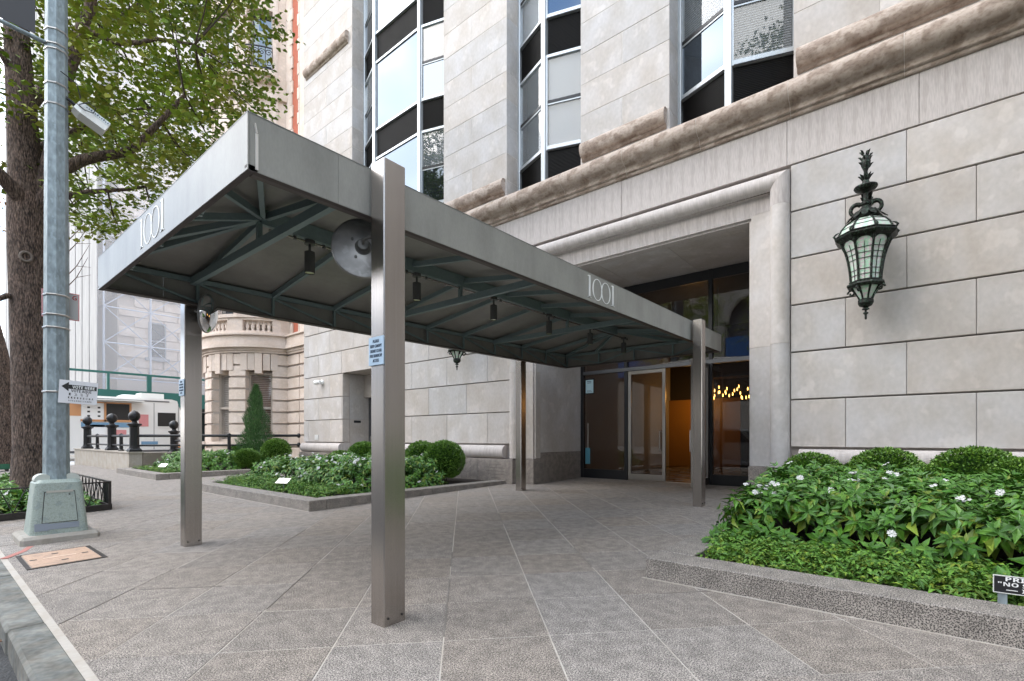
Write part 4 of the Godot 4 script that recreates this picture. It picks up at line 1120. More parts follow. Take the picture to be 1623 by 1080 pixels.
func scatter(parent: Node, called: String, ms: Array, ts: Array, m: Material) -> void:   # many small copies as one mass
	for k in ms.size():
		var mine := []
		for i in range(k, ts.size(), ms.size()): mine.append(ts[i])
		if mine.is_empty(): continue
		var mm := MultiMesh.new(); mm.transform_format = MultiMesh.TRANSFORM_3D; mm.mesh = ms[k]; mm.instance_count = mine.size()
		for i in mine.size(): mm.set_instance_transform(i, mine[i])
		var o := MultiMeshInstance3D.new(); o.name = numbered(parent, called); o.multimesh = mm; o.material_override = m
		o.set_meta("kind", "stuff"); parent.add_child(o, true)

func ground_cover(label: String, lo: Vector2, hi: Vector2, f: Callable, step: float, sd: int) -> void:
	var g := thing("ground_cover", label, "ground cover", Vector3.ZERO, 0.0, "", "stuff")
	var ms := []
	for k in 5: ms.append(whorl_mesh(sd + k, 7, 0.062, COVER if k < 4 else [Color(0.16, 0.22, 0.015), Color(0.11, 0.19, 0.02)], 0.03))
	rng.seed = sd + 9
	var ts := []
	var x := lo.x
	while x < hi.x:
		var z := lo.y
		while z < hi.y:
			var px := x + rng.randf_range(-0.5, 0.5) * step; var pz := z + rng.randf_range(-0.5, 0.5) * step
			var h: float = f.call(px, pz)
			if h > 0:
				for k in 2: ts.append(Transform3D(Basis(Vector3(rng.randf_range(-1, 1), 0, rng.randf_range(-1, 1)).normalized(), rng.randf_range(0, 0.5)) * Basis(Vector3.UP, rng.randf() * TAU).scaled(Vector3.ONE * rng.randf_range(0.75, 1.2)), Vector3(px, h + rng.randf_range(-0.03, 0.03) - 0.05 * k, pz)))
			z += step
		x += step
	ts.shuffle()
	scatter(g, "leaves", ms, ts, M.leaf_matt)

func planter(label: String, x0: float, x1: float, z0: float, z1: float, left_side: bool, right_side: bool) -> Node3D:   # granite kerb round a bed of soil; z0 street side
	var p := thing("planter", label, "planter")
	var w := 0.29; var yt := gy(z0) + 0.165
	var run := func(a: Vector3, b: Vector3, n: int, m: Material):   # kerb blocks from a to b (lower corner, upper corner) split along the longer side
		var lx := b.x - a.x > b.z - a.z
		for k in n:
			var lo := a; var hi := b
			if lx: lo.x = lerpf(a.x, b.x, k / float(n)) + 0.003; hi.x = lerpf(a.x, b.x, (k + 1) / float(n)) - 0.003
			else: lo.z = lerpf(a.z, b.z, k / float(n)) + 0.003; hi.z = lerpf(a.z, b.z, (k + 1) / float(n)) - 0.003
			block(p, "kerb_block", lo, hi, m, 0.008)
	run.call(Vector3(x0, 0.0, z0 - w), Vector3(x1, yt, z0), maxi(1, int((x1 - x0) / 2.3)), M.granite)
	if right_side: run.call(Vector3(x1 - w, 0.0, z1), Vector3(x1, yt + 0.004, z0 - w - 0.004), 2, M.granite)
	if left_side: run.call(Vector3(x0, 0.0, z1), Vector3(x0 + w, yt + 0.004, z0 - w - 0.004), 2, M.granite)
	var st := sm(); box(st, Vector3(x0 + (w if left_side else 0.0), 0.0, z1), Vector3(x1 - (w if right_side else 0.0), yt - 0.03, z0 - w)); obj("soil", st, M.soil, p)
	st = sm(); box(st, Vector3(x0 - 0.02, gy(z0) - 0.02, z0), Vector3(x1 + 0.02, gy(z0) + 0.004, z0 + 0.018)); obj("mortar_fillet", st, M.grout_light, p)
	return p

func boxwood(meshes: Array, k: int, label: String, at: Vector3, r: float, tall := 1.0) -> void:
	var b := thing("boxwood_bush", label, "bush", at, 0.0, "clipped boxwood balls")
	put("foliage", meshes[k % meshes.size()], M.leaf, b, Transform3D(Basis(Vector3.UP, k * 1.7).scaled(Vector3(r, r * tall, r)), Vector3(0, r * tall * 0.92, 0)))
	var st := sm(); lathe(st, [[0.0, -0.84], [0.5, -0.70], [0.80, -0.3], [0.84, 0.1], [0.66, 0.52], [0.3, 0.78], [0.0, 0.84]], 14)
	put("shade_core", done(st), M.core, b, Transform3D(Basis().scaled(Vector3(r, r * tall, r)), Vector3(0, r * tall * 0.92, 0)))  # solid dark ball standing in for the shaded inside of the bush
	st = sm()
	for i in 4:
		var a := i * 1.6 + k
		tube(st, [Vector3(cos(a) * 0.03, -0.12, sin(a) * 0.03), Vector3(cos(a) * 0.1, r * 0.5, sin(a) * 0.1)], [0.014, 0.008], 5)
	obj("stem", st, M.twig, b)

func gardens() -> void:
	planter("long granite planter kerb with the black private sign, beside the portal", -1.69, 5.2, -3.73, -8.39, true, false)
	planter("granite planter kerb with rounded boxwoods beside the cornerstone", -12.08, -7.10, -3.79, -8.39, true, true)
	planter("granite planter kerb around the conical juniper", -19.30, -15.35, -4.0, -8.39, true, true)
	# right bed
	var n1 := noise(0.9, 3, 0, 5)
	var bed_r := func(x: float, z: float) -> float:
		var e := minf(minf(x + 1.50, z + 7.0), -4.62 - z + 0.10 * sin(x * 2.3))
		if e < 0 or x > 4.2: return -1.0
		var top := 0.60 + 0.075 * (-4.6 - z) + n1.get_noise_2d(x * 2.2, z * 2.2) * 0.10
		return lerpf(0.26, top + 0.06, smoothstep(-0.03, 0.24, e))
	flower_bed("glossy green impatiens with a few white flowers before boxwoods by the portal", Vector2(-1.5, -7.0), Vector2(3.6, -4.55), bed_r, 0.105, 0.135, 24, 2100,
		[Vector2(-1.36, -5.6), Vector2(-1.3, -5.2), Vector2(-1.2, -5.9), Vector2(-1.05, -5.1), Vector2(-0.9, -5.6), Vector2(-1.0, -4.95), Vector2(-0.5, -5.8), Vector2(-0.4, -6.5), Vector2(-0.25, -6.2), Vector2(-0.2, -5.9), Vector2(0.2, -6.1), Vector2(0.1, -5.2), Vector2(0.25, -5.0), Vector2(-0.15, -4.72), Vector2(0.5, -5.4), Vector2(1.0, -6.3), Vector2(-0.6, -5.2), Vector2(-1.1, -6.2)])
	var cov_r := func(x: float, z: float) -> float:
		if x < -1.36 or z > -4.03 or z < -4.85: return -1.0
		return lerpf(0.245, 0.30, smoothstep(-4.03, -4.35, z)) + n1.get_noise_2d(x * 4, z * 4) * 0.06
	ground_cover("low light green pachysandra along the kerb with the private sign", Vector2(-1.36, -4.85), Vector2(3.4, -4.03), cov_r, 0.044, 2200)
	var bed_l := func(x: float, z: float) -> float:
		var e := minf(minf(minf(x + 11.75, -7.45 - x), z + 7.1), -4.65 - z + 0.1 * sin(x * 2.0))
		if e < 0: return -1.0
		return lerpf(0.24, 0.66 + 0.03 * (-4.6 - z) + n1.get_noise_2d(x * 2.2, z * 2.2) * 0.10, smoothstep(-0.03, 0.35, e))
	flower_bed("green impatiens thick with white flowers inside the planter beside the cornerstone", Vector2(-11.75, -7.1), Vector2(-7.45, -4.6), bed_l, 0.125, 0.125, 120, 2300)
	var cov_l := func(x: float, z: float) -> float:
		if x < -11.75 or x > -7.42 or z > -4.10 or z < -5.0: return -1.0
		return lerpf(0.25, 0.34, smoothstep(-4.1, -4.4, z)) + n1.get_noise_2d(x * 4, z * 4) * 0.05
	ground_cover("low yellow green ground cover with a small marker plate before white impatiens", Vector2(-11.75, -5.0), Vector2(-7.42, -4.1), cov_l, 0.062, 2400)
	var bed_f := func(x: float, z: float) -> float:
		var e := minf(minf(minf(x + 18.9, -15.7 - x), z + 7.4), -4.6 - z)
		if e < 0: return -1.0
		return lerpf(0.24, 0.70 + n1.get_noise_2d(x * 2.2, z * 2.2) * 0.10, smoothstep(0.0, 0.6, e))
	flower_bed("green impatiens mound below the conical juniper", Vector2(-18.9, -7.4), Vector2(-15.7, -4.6), bed_f, 0.17, 0.15, 40, 2500)
	var cov_f := func(x: float, z: float) -> float:
		if x < -19.0 or x > -15.68 or z > -4.32 or z < -5.0: return -1.0
		return 0.29 + n1.get_noise_2d(x * 4, z * 4) * 0.05
	ground_cover("low ground cover before the impatiens mound at the juniper", Vector2(-19.0, -5.0), Vector2(-15.68, -4.32), cov_f, 0.09, 2600)
	# clipped balls
	var bm := [bush_mesh(11, 8500, 0.085, 1.0, BOX), bush_mesh(12, 8500, 0.085, 0.95, BOX), bush_mesh(13, 8500, 0.085, 1.0, BOX)]
	var k := 0
	for e in [[-1.06, -7.45, 0.36, 0.86, "first boxwood from the portal, behind impatiens of the long planter"], [-0.62, -7.25, 0.29, 0.85, "small low boxwood tucked beside the first one by the portal"], [-0.30, -7.50, 0.40, 0.86, "rounded boxwood behind impatiens below the bronze lantern"], [0.06, -7.25, 0.30, 0.85, "low boxwood between two rounded ones below the lantern"],
			[0.50, -7.5, 0.42, 0.87, "wide boxwood behind impatiens past the lantern"], [0.82, -7.15, 0.34, 0.9, "dense dark boxwood beside the wide one past the lantern"], [1.3, -7.4, 0.40, 0.9, "boxwood past the dense dark one in the long planter"]]:
		boxwood(bm, k, e[4], Vector3(e[0], 0.40, e[1]), e[2], e[3]); k += 1
	for e in [[-8.08, -7.45, 0.44, 1.0, "round boxwood beside the cornerstone in its planter"], [-8.95, -7.55, 0.42, 1.0, "round boxwood second from the cornerstone"], [-8.55, -7.0, 0.30, 0.85, "low boxwood before the pair by the cornerstone"], [-11.2, -7.5, 0.44, 0.95, "boxwood by the service doorway"], [-12.0, -7.3, 0.36, 0.8, "low spreading boxwood by the service doorway"], [-10.4, -7.5, 0.40, 0.9, "boxwood midway along the planter by the cornerstone"]]:
		boxwood(bm, k, e[4], Vector3(e[0], 0.30, e[1]), e[2], e[3]); k += 1
	for e in [[-16.05, -7.45, 0.44, 1.0, "round yellow green boxwood beside the conical juniper"], [-18.35, -7.3, 0.42, 0.8, "low dark boxwood behind the impatiens mound"], [-15.95, -6.5, 0.36, 0.75, "low boxwood at the foot of the conical juniper"]]:
		boxwood(bm, k, e[4], Vector3(e[0], 0.34, e[1]), e[2], e[3]); k += 1
	# conical juniper
	var ju := thing("juniper", "tall conical juniper standing before the bow fronted house", "conifer", Vector3(-16.95, 0.25, -7.2))
	rng.seed = 88
	var st := sm()
	for i in 9000:
		var u := pow(rng.randf(), 1.3); var y := 0.15 + u * 2.5
		var rad := (0.60 * sqrt(sin(minf(1.0, u * 3.5 + 0.45) * PI / 2)) * pow(1.0 - u, 0.80) + 0.02) * (0.93 + 0.13 * sin(y * 9.0 + rng.randf() * 0.4)) 
		var a := rng.randf() * TAU; rad *= (1.0 + 0.16 * sin(a * 3.0 + y * 4.0)) * (rng.randf_range(0.8, 1.08) if i % 3 else rng.randf_range(0.25, 0.8))
		var d := Vector3(cos(a), 0, sin(a)); var z := (d * 0.55 + Vector3(0, 1.0, 0) + Vector3(rng.randf_range(-1, 1), 0, rng.randf_range(-1, 1)) * 0.4).normalized()
		tinted(st, ([Color(0.05, 0.125, 0.035), Color(0.07, 0.155, 0.045), Color(0.035, 0.09, 0.025), Color(0.09, 0.18, 0.055)][i % 4] as Color) * rng.randf_range(0.8, 1.2))
		leaf_mesh(rng.randf_range(0.07, 0.14), 0.022, 0.004, 0.01, 0.0, st, Transform3D(Basis.looking_at(-z, d), d * rad + Vector3(0, y, 0)))
	obj("foliage", st, M.leaf_matt, ju)
	st = sm(); tube(st, [Vector3(0, -0.1, 0), Vector3(0, 0.5, 0)], [0.05, 0.04], 7); obj("trunk", st, M.bark, ju)
	# little signs
	var sg := thing("garden_sign", "small black private no sitting sign on a stake by the granite kerb", "sign", Vector3(0.62, 0.0, -4.00), 0.06)
	st = sm(); cb(st, Vector3(-0.28, 0.305, -0.006), Vector3(0.28, 0.405, 0.0), 0.002); obj("plate", st, M.dark_frame, sg)
	st = sm()
	for e in [[-0.281, 0.304, -0.277, 0.406], [0.277, 0.304, 0.281, 0.406], [-0.277, 0.402, 0.277, 0.406], [-0.277, 0.304, 0.277, 0.308]]: box(st, Vector3(e[0], e[1], -0.007), Vector3(e[2], e[3], 0.003))
	obj("border", st, M.white_plastic, sg)
	st = sm(); box(st, Vector3(-0.26, 0.15, -0.016), Vector3(-0.22, 0.40, -0.008)); box(st, Vector3(0.22, 0.15, -0.016), Vector3(0.26, 0.40, -0.008)); obj("stake", st, M.galv, sg)
	words(sg, "lettering", "PRIVATE", 0.024, Transform3D(Basis(), Vector3(-0.13, 0.387, 0.0006)), M.white, "Droid Sans", true, 1.0, 0.20)
	words(sg, "lettering", "\"NO SITTING\"", 0.022, Transform3D(Basis(), Vector3(-0.115, 0.357, 0.0006)), M.white, "Droid Sans", true, 1.0, 0.29)
	words(sg, "lettering", "— IN T", 0.021, Transform3D(Basis(), Vector3(-0.145, 0.327, 0.0006)), M.white, "Droid Sans", true, 1.0, 0.165)
	for e in [[-8.95, -4.28, "small grey marker plate on a stake among ground cover by white impatiens"], [-16.6, -4.5, "small pale marker plate among ground cover below the juniper"]]:
		var mk := thing("plant_marker", e[2], "marker", Vector3(e[0], 0.24, e[1]), 0.35)
		st = sm(); cbox(st, Transform3D(Basis(Vector3.RIGHT, -0.9), Vector3(0, 0.17, 0)), Vector3(0.14, 0.07, 0.004), 0.002); obj("plate", st, M.steel_bright, mk)
		st = sm(); tube(st, [Vector3(0, -0.08, -0.02), Vector3(0, 0.165, -0.01)], 0.008, 6); obj("stake", st, M.galv, mk)

# ---------- street furniture ----------
func at_x(px: float, py: float, x: float) -> Vector3:   # point of the photograph's line of sight at a known x
	var u := (px - 811.5) / 780.0
	var d := Vector3(-0.636 + 0.7717 * u, (694.0 - py) / 780.0, -0.7717 - 0.636 * u)
	return Vector3(0, 1.2, 0) + d * (x / d.x)

func loft(st: SurfaceTool, rings: Array, caps := true) -> void:
	for i in rings.size() - 1:
		var o := Vector3.ZERO
		for v in rings[i]: o += v / rings[i].size() / 2.0
		for v in rings[i + 1]: o += v / rings[i].size() / 2.0
		for k in rings[i].size():
			var j: int = (k + 1) % rings[i].size()
			q4o(st, rings[i][k], rings[i][j], rings[i + 1][j], rings[i + 1][k], o)
	if caps:
		for k in range(1, rings[0].size() - 1): t3o(st, rings[-1][0], rings[-1][k], rings[-1][k + 1], rings[0][0])

func round_rect(hx: float, hz: float, r: float, y: float) -> Array:
	var p := []
	for c in 4:
		for k in 4:
			var a := PI / 2 * c + PI / 6 * k
			p.append(Vector3((hx - r) * [1, -1, -1, 1][c] + r * cos(a), y, (hz - r) * [1, 1, -1, -1][c] + r * sin(a)))
	return p

func lamp_pole() -> void:
	var o := Vector3(-7.84, 0.02, -1.06)
	var st := sm(); cb(st, Vector3(-0.36, -0.06, -0.34), Vector3(0.36, 0.085, 0.34), 0.03)
	var pad := thing("pole_footing", "rough concrete footing under the lamp pole base", "footing", o); obj("block", st, M.concrete, pad)
	var lp := thing("lamp_pole", "octagonal galvanised lamp pole with pale green cast base", "lamp pole", o + Vector3(0, 0.085, 0))
	st = sm(); lathe(st, [[0.122, 0.55], [0.118, 1.0], [0.088, 9.5], [0.0, 9.5]], 8, Transform3D(), false, PI / 8 - 0.25); obj("shaft", st, M.galv, lp)
	st = sm(); loft(st, [round_rect(0.255, 0.255, 0.05, 0.0), round_rect(0.25, 0.25, 0.05, 0.05), round_rect(0.205, 0.205, 0.05, 0.575), round_rect(0.17, 0.17, 0.05, 0.61)]); var bs := obj("cast_base", st, M.pole_base, lp)
	var tilt := Transform3D(Basis(Vector3.BACK, 0.085), Vector3(0.232, 0.0, 0)) * Transform3D(Basis(Vector3(0, 0, -1), Vector3.UP, Vector3.RIGHT), Vector3.ZERO)
	st = sm(); hexa(st, tilt * Vector3(-0.157, 0.123, 0.010), tilt * Vector3(0.157, 0.123, 0.010), tilt * Vector3(0.132, 0.477, 0.010), tilt * Vector3(-0.132, 0.477, 0.010), tilt.basis * Vector3(0, 0, 0.0145)); obj("door_gap", st, M.rust_iron, bs)
	st = sm(); hexa(st, tilt * Vector3(-0.15, 0.13, 0.018), tilt * Vector3(0.15, 0.13, 0.018), tilt * Vector3(0.125, 0.47, 0.018), tilt * Vector3(-0.125, 0.47, 0.018), tilt.basis * Vector3(0, 0, 0.014)); obj("access_door", st, M.pole_base, bs)
	st = sm(); tbox(st, tilt, Vector3(-0.115, 0.465, 0.02), Vector3(0.115, 0.49, 0.038)); obj("hinge_strip", st, mt(lin(0.34, 0.33, 0.29), 0.6), bs)
	st = sm(); tbox(st, tilt, Vector3(0.075, 0.43, 0.025), Vector3(0.090, 0.445, 0.0335)); obj("lock_hole", st, M.black, bs)
	st = sm(); tbox(st, tilt, Vector3(-0.215, 0.05, 0.018), Vector3(0.165, 0.115, 0.0285)); tbox(st, tilt, Vector3(-0.215, 0.04, 0.018), Vector3(-0.10, 0.125, 0.029)); obj("tape", st, M.tape, bs)
	for s in [-1, 1]:
		st = sm(); var pts := PackedVector2Array(); pts.append(Vector2(-0.075, 0)); pts.append_array(arc(0, 0.01, 0.075, 180, 0, 10, 0.07)); pts.append(Vector2(0.075, 0))
		extrude(st, pts, Vector3(-0.09, 0.595, 0.125 * s), Vector3.BACK, Vector3.UP, Vector3(0.18, 0, 0), true, true); obj("base_lug", st, mt(lin(0.44, 0.46, 0.42), 0.7), bs)
	for y in [1.62, 2.37, 2.52, 2.75, 4.98, 5.22, 5.62, 5.68, 5.85]:
		st = sm(); lathe(st, [[0.131 - 0.004 * y, y], [0.134 - 0.004 * y, y + 0.004], [0.134 - 0.004 * y, y + 0.016], [0.131 - 0.004 * y, y + 0.02]], 8, Transform3D(), false, PI / 8 - 0.25)
		obj("steel_band", st, M.steel_bright, lp)
	# things fixed to the pole
	var face := Basis(Vector3(0, 0, -1), Vector3.UP, Vector3.RIGHT)
	var vs := thing("vote_sign", "white cardboard vote here sign with black arrow tied to the lamp pole", "sign", Vector3(-7.695, 1.735, -1.235), 0.0)
	vs.basis = face * Basis(Vector3.BACK, -0.05)
	st = sm(); cb(st, Vector3(-0.175, -0.135, -0.003), Vector3(0.175, 0.135, 0.003), 0.001); obj("card", st, mt(lin(0.66, 0.66, 0.68), 0.6), vs)
	st = sm(); hexa(st, Vector3(-0.09, 0.035, 0.0032), Vector3(0.165, 0.035, 0.0032), Vector3(0.165, 0.085, 0.0032), Vector3(-0.09, 0.085, 0.0032), Vector3(0, 0, 0.0012))
	hexa(st, Vector3(-0.155, 0.06, 0.0032), Vector3(-0.0905, 0.005, 0.0032), Vector3(-0.0905, 0.06, 0.0032), Vector3(-0.0905, 0.115, 0.0032), Vector3(0, 0, 0.0012)); obj("arrow", st, M.black, vs)
	words(vs, "lettering", "VOTE HERE", 0.034, Transform3D(Basis(), Vector3(0.045, 0.060, 0.0046)), M.white, "Droid Sans", true, 1.0, 0.205)
	words(vs, "lettering", "VOTE AQUÍ", 0.030, Transform3D(Basis(), Vector3(0.025, 0.014, 0.0038)), M.black, "Droid Sans", true, 1.0, 0.185)
	st = sm()      # rows of Chinese, Korean and small characters, each drawn from strokes
	for row in [[-0.028, 0.032, 4, -0.075, 0.052], [-0.068, 0.024, 9, -0.085, 0.027], [-0.103, 0.016, 13, -0.08, 0.0165]]:
		for k in row[2]:
			rng.seed = 700 + k * 7 + int(row[1] * 1000)
			var x: float = row[3] + k * row[4]; var s: float = row[1] * 0.5
			for i in 3: box(st, Vector3(x - s * rng.randf_range(0.4, 0.9), row[0] + s * (i - 1) * 0.8, 0.0032), Vector3(x + s * rng.randf_range(0.4, 0.9), row[0] + s * ((i - 1) * 0.8 + 0.2), 0.0042))
			for i in 2: box(st, Vector3(x + s * rng.randf_range(-0.6, 0.4), row[0] - s * rng.randf_range(0.3, 0.9), 0.0033), Vector3(x + s * rng.randf_range(-0.6, 0.4) * 0.01 + s * 0.2, row[0] + s * rng.randf_range(0.4, 0.9), 0.0041))
	obj("lettering", st, M.black, vs)
	var ps := thing("parking_sign", "grey parking sign with red border strapped behind the lamp pole", "sign", Vector3(-7.99, 2.80, -1.12)); ps.basis = face
	st = sm(); cb(st, Vector3(-0.17, -0.165, -0.003), Vector3(0.17, 0.165, 0.003), 0.001); obj("plate", st, mt(lin(0.40, 0.40, 0.40), 0.5), ps)
	st = sm()
	for e in [[-0.17, -0.165, 0.17, -0.155], [-0.17, 0.155, 0.17, 0.165], [-0.17, -0.155, -0.16, 0.155], [0.16, -0.155, 0.17, 0.155]]: box(st, Vector3(e[0], e[1], 0.0031), Vector3(e[2], e[3], 0.005))
	obj("border", st, M.pink_print, ps)
	words(ps, "lettering", "G", 0.05, Transform3D(Basis(), Vector3(0.125, 0.11, 0.004)), M.red_lamp)
	# sensor box hanging off the pole
	var dv := thing("sensor_box", "pale grey sensor box with cable on the lamp pole, tilted down", "device", Vector3(-7.80, 5.20, -1.20))
	var t := Transform3D(Basis(Vector3.RIGHT, 0.62) * Basis(Vector3(0, 0, -1), Vector3.UP, Vector3.RIGHT), Vector3(0, 0, 0))
	t = Transform3D(Basis(Vector3(0.1, -0.55, -1).normalized(), Vector3(0, 1, -0.55).normalized(), Vector3.RIGHT), Vector3.ZERO)
	st = sm(); loft(st, [[t * Vector3(0.03, -0.065, -0.07), t * Vector3(0.03, -0.065, 0.07), t * Vector3(0.03, 0.05, 0.06), t * Vector3(0.03, 0.05, -0.06)], [t * Vector3(0.10, -0.085, -0.09), t * Vector3(0.10, -0.085, 0.09), t * Vector3(0.10, 0.06, 0.075), t * Vector3(0.10, 0.06, -0.075)], [t * Vector3(0.36, -0.075, -0.09), t * Vector3(0.36, -0.075, 0.09), t * Vector3(0.36, 0.045, 0.075), t * Vector3(0.36, 0.045, -0.075)]]); obj("housing", st, M.white_plastic, dv)
	st = sm(); tbox(st, t, Vector3(0.09, 0.005, 0.072), Vector3(0.355, 0.055, 0.083)); obj("label_plate", st, mt(lin(0.62, 0.66, 0.66), 0.4), dv)
	st = sm()
	for k in 11: tbox(st, t, Vector3(0.11 + k * 0.022, 0.022, 0.083), Vector3(0.122 + k * 0.022, 0.034 + 0.006 * (k % 3), 0.085))
	obj("marking", st, M.sign_ink, dv)
	st = sm(); tube(st, [t * Vector3(0.05, 0, 0.08), t * Vector3(0.10, 0.075, 0.12), t * Vector3(0.18, 0.07, 0.13), t * Vector3(0.19, 0.0, 0.12), t * Vector3(0.12, -0.03, 0.11), t * Vector3(0.03, 0.0, 0.06)], 0.006, 6); tube(st, [t * Vector3(0.06, 0, 0), Vector3(0, 0.06, 0.10)], 0.018, 6); tube(st, [Vector3(0.08, 0.28, 0.12), Vector3(0.10, 0.2, -0.02), Vector3(0.07, 0.06, -0.06)], 0.006, 6); obj("cable", st, M.black, dv)
	var bn := thing("street_banner", "dark grey cloth banner on an arm high on the lamp pole", "banner", Vector3(-7.84, 5.80, -1.0))
	st = sm(); hexa(st, Vector3(0, 0.05, 0.12), Vector3(0.02, 0.05, 0.95), Vector3(0.02, 1.9, 0.95), Vector3(0, 1.9, 0.12), Vector3(0.004, 0, 0)); obj("cloth", st, M.banner_dark, bn)
	st = sm(); tube(st, [Vector3(0, 0.0, -0.04), Vector3(0.015, 0.035, 0.98)], 0.024, 8); tube(st, [Vector3(0, 1.9, -0.04), Vector3(0.015, 1.93, 0.98)], 0.024, 8); obj("arm", st, M.galv, bn)
	# utility cover in the pavement
	var uc := thing("utility_cover", "tan rectangular utility cover set in the pavement before the lamp pole", "cover", Vector3(-6.54, gy(-0.92), -0.92)); uc.rotation.x = asin(0.02)
	st = sm()
	for e in [[-0.40, -0.285, -0.37, 0.285], [0.37, -0.285, 0.40, 0.285], [-0.37, -0.285, 0.37, -0.255], [-0.37, 0.255, 0.37, 0.285]]: box(st, Vector3(e[0], -0.03, e[1]), Vector3(e[2], 0.006, e[3]))
	obj("frame", st, M.rust_iron, uc)
	st = sm(); cb(st, Vector3(-0.36, -0.03, -0.245), Vector3(0.36, 0.009, 0.245), 0.004); obj("lid", st, M.cover, uc)
	st = sm()
	for e in [[0.20, 0.0], [-0.20, 0.02], [0.0, -0.18], [0.0, 0.2]]: box(st, Vector3(e[0] - 0.02, 0.0091, e[1] - 0.025), Vector3(e[0] + 0.02, 0.0105, e[1] + 0.025))
	obj("lift_slot", st, M.rust_iron, uc)
	st = sm(); box(st, Vector3(-0.015, 0.0092, -0.11), Vector3(0.015, 0.012, 0.13)); obj("name_bar", st, mt(lin(0.58, 0.42, 0.32), 0.7), uc)
	# spray mark and gutter leaves
	st = sm(); bar(st, Vector3(-7.2, 0.0165, -0.72), Vector3(-6.9, 0.0155, -0.55), 0.06, 0.003); bar(st, Vector3(-7.45, 0.0170, -0.80), Vector3(-7.2, 0.0165, -0.72), 0.05, 0.003)
	tag(obj("paint_mark", st, mt(lin(0.36, 0.15, 0.125), 0.95)), "red sprayed survey mark on pavement by the pole footing", "paint mark", "", "structure")
	var lf := sm(); leaf_mesh(0.09, 0.06, 0.012, 0.01, 0.0, lf); var lfm := done(lf)
	var cols := [mt(lin(0.28, 0.16, 0.06), 0.8), mt(lin(0.42, 0.30, 0.14), 0.8), mt(lin(0.12, 0.06, 0.03), 0.8)]
	for i in 26:
		rng.seed = 5200 + i
		var p := Vector3(-5.4 + rng.randf() * 2.6, -0.138 + rng.randf() * 0.02, -0.33 + rng.randf() * rng.randf() * 0.5)
		var g := put("fallen_leaf", lfm, cols[i % 3], self, Transform3D(Basis(Vector3.UP, rng.randf() * TAU) * Basis(Vector3.RIGHT, rng.randf_range(-0.4, 0.4)), p))
		tag(g, ["dry brown leaf lying in the gutter below the kerb", "pale tan leaf lying in the gutter below the kerb", "dark rotted leaf lying in the gutter below the kerb"][i % 3], "leaf", ["brown gutter leaves", "tan gutter leaves", "dark gutter leaves"][i % 3])

func tree_pit() -> void:
	var f := thing("tree_guard", "low black iron fence with crossed bars around the street tree bed", "fence", Vector3(0, 0, 0))
	var x1 := -10.02; var x0 := -14.6; var z0 := -0.62; var z1 := -1.99; var h := 0.45
	var corners := [Vector3(x1, gy(z0), z0), Vector3(x1, gy(z1), z1), Vector3(x0, gy(z1), z1)]
	for i in 2:
		var a: Vector3 = corners[i]; var b: Vector3 = corners[i + 1]
		var up := Vector3(0, h, 0)
		var st := sm(); bar(st, a + up, b + up, 0.04, 0.02); obj("rail", st, M.rust_iron, f)
		st = sm(); bar(st, a + Vector3(0, 0.05, 0), b + Vector3(0, 0.05, 0), 0.06, 0.09); obj("kerb_rail", st, M.rust_iron, f)
		var n := int(a.distance_to(b) / 0.26)
		for k in n:
			var p := a.lerp(b, k / float(n)); var q := a.lerp(b, (k + 1) / float(n))
			st = sm(); bar(st, p + Vector3(0, 0.09, 0), p.lerp(q, 0.5) + up, 0.012, 0.012); bar(st, q + Vector3(0, 0.09, 0), p.lerp(q, 0.5) + up, 0.012, 0.012); obj("cross_bar", st, M.iron, f)
	for c in corners:
		var st := sm(); bar(st, c, c + Vector3(0, h + 0.01, 0), 0.035, 0.035, Vector3.RIGHT); obj("corner_post", st, M.rust_iron, f)
	var st := sm(); for k in 7: bar(st, corners[1] + Vector3(-0.06 * k - 0.03, 0.09, 0.0), corners[1] + Vector3(-0.06 * k - 0.03, h, 0.0), 0.014, 0.014, Vector3.RIGHT)
	obj("upright", st, M.iron, f)
	st = sm(); box(st, Vector3(x0, -0.05, z1 + 0.03), Vector3(x1 - 0.03, 0.075, z0)); tag(obj("tree_bed", st, M.soil), "dark soil of the street tree bed", "soil", "", "structure")
	var n1 := noise(0.9, 3, 0, 15)
	var bed := func(x: float, z: float) -> float:
		var e := minf(minf(x1 - 0.08 - x, x - x0 - 0.1), minf(z - z1 - 0.08, z0 - z))
		if e < 0 or Vector2(x + 11.6, z + 1.2).length() < 0.33: return -1.0
		return lerpf(0.12, 0.36 + n1.get_noise_2d(x * 2.5, z * 2.5) * 0.16, smoothstep(0.0, 0.3, e))
	flower_bed("dark impatiens with white flowers inside the iron tree guard", Vector2(x0, z1), Vector2(x1, z0), bed, 0.13, 0.12, 30, 2700)

func limb(st: SurfaceTool, pts: Array, r0: float, r1: float, sd: int) -> Array:   # smooth, slightly crooked branch
	var c := Curve3D.new()
	rng.seed = sd
	for i in pts.size():
		var d: Vector3 = (pts[mini(i + 1, pts.size() - 1)] - pts[maxi(i - 1, 0)]) * 0.17
		c.add_point(pts[i], -d, d)
	var n := maxi(5, int(c.get_baked_length() / 0.28)); var p := []; var r := []
	for i in n + 1:
		var u := i / float(n)
		p.append(c.sample_baked(u * c.get_baked_length()) + Vector3(rng.randf_range(-1, 1), rng.randf_range(-1, 1), rng.randf_range(-1, 1)) * 0.022)
		r.append(lerpf(r0, r1, pow(u, 0.8)))
	tube(st, p, r, 12 if r0 > 0.12 else 7)
	return p

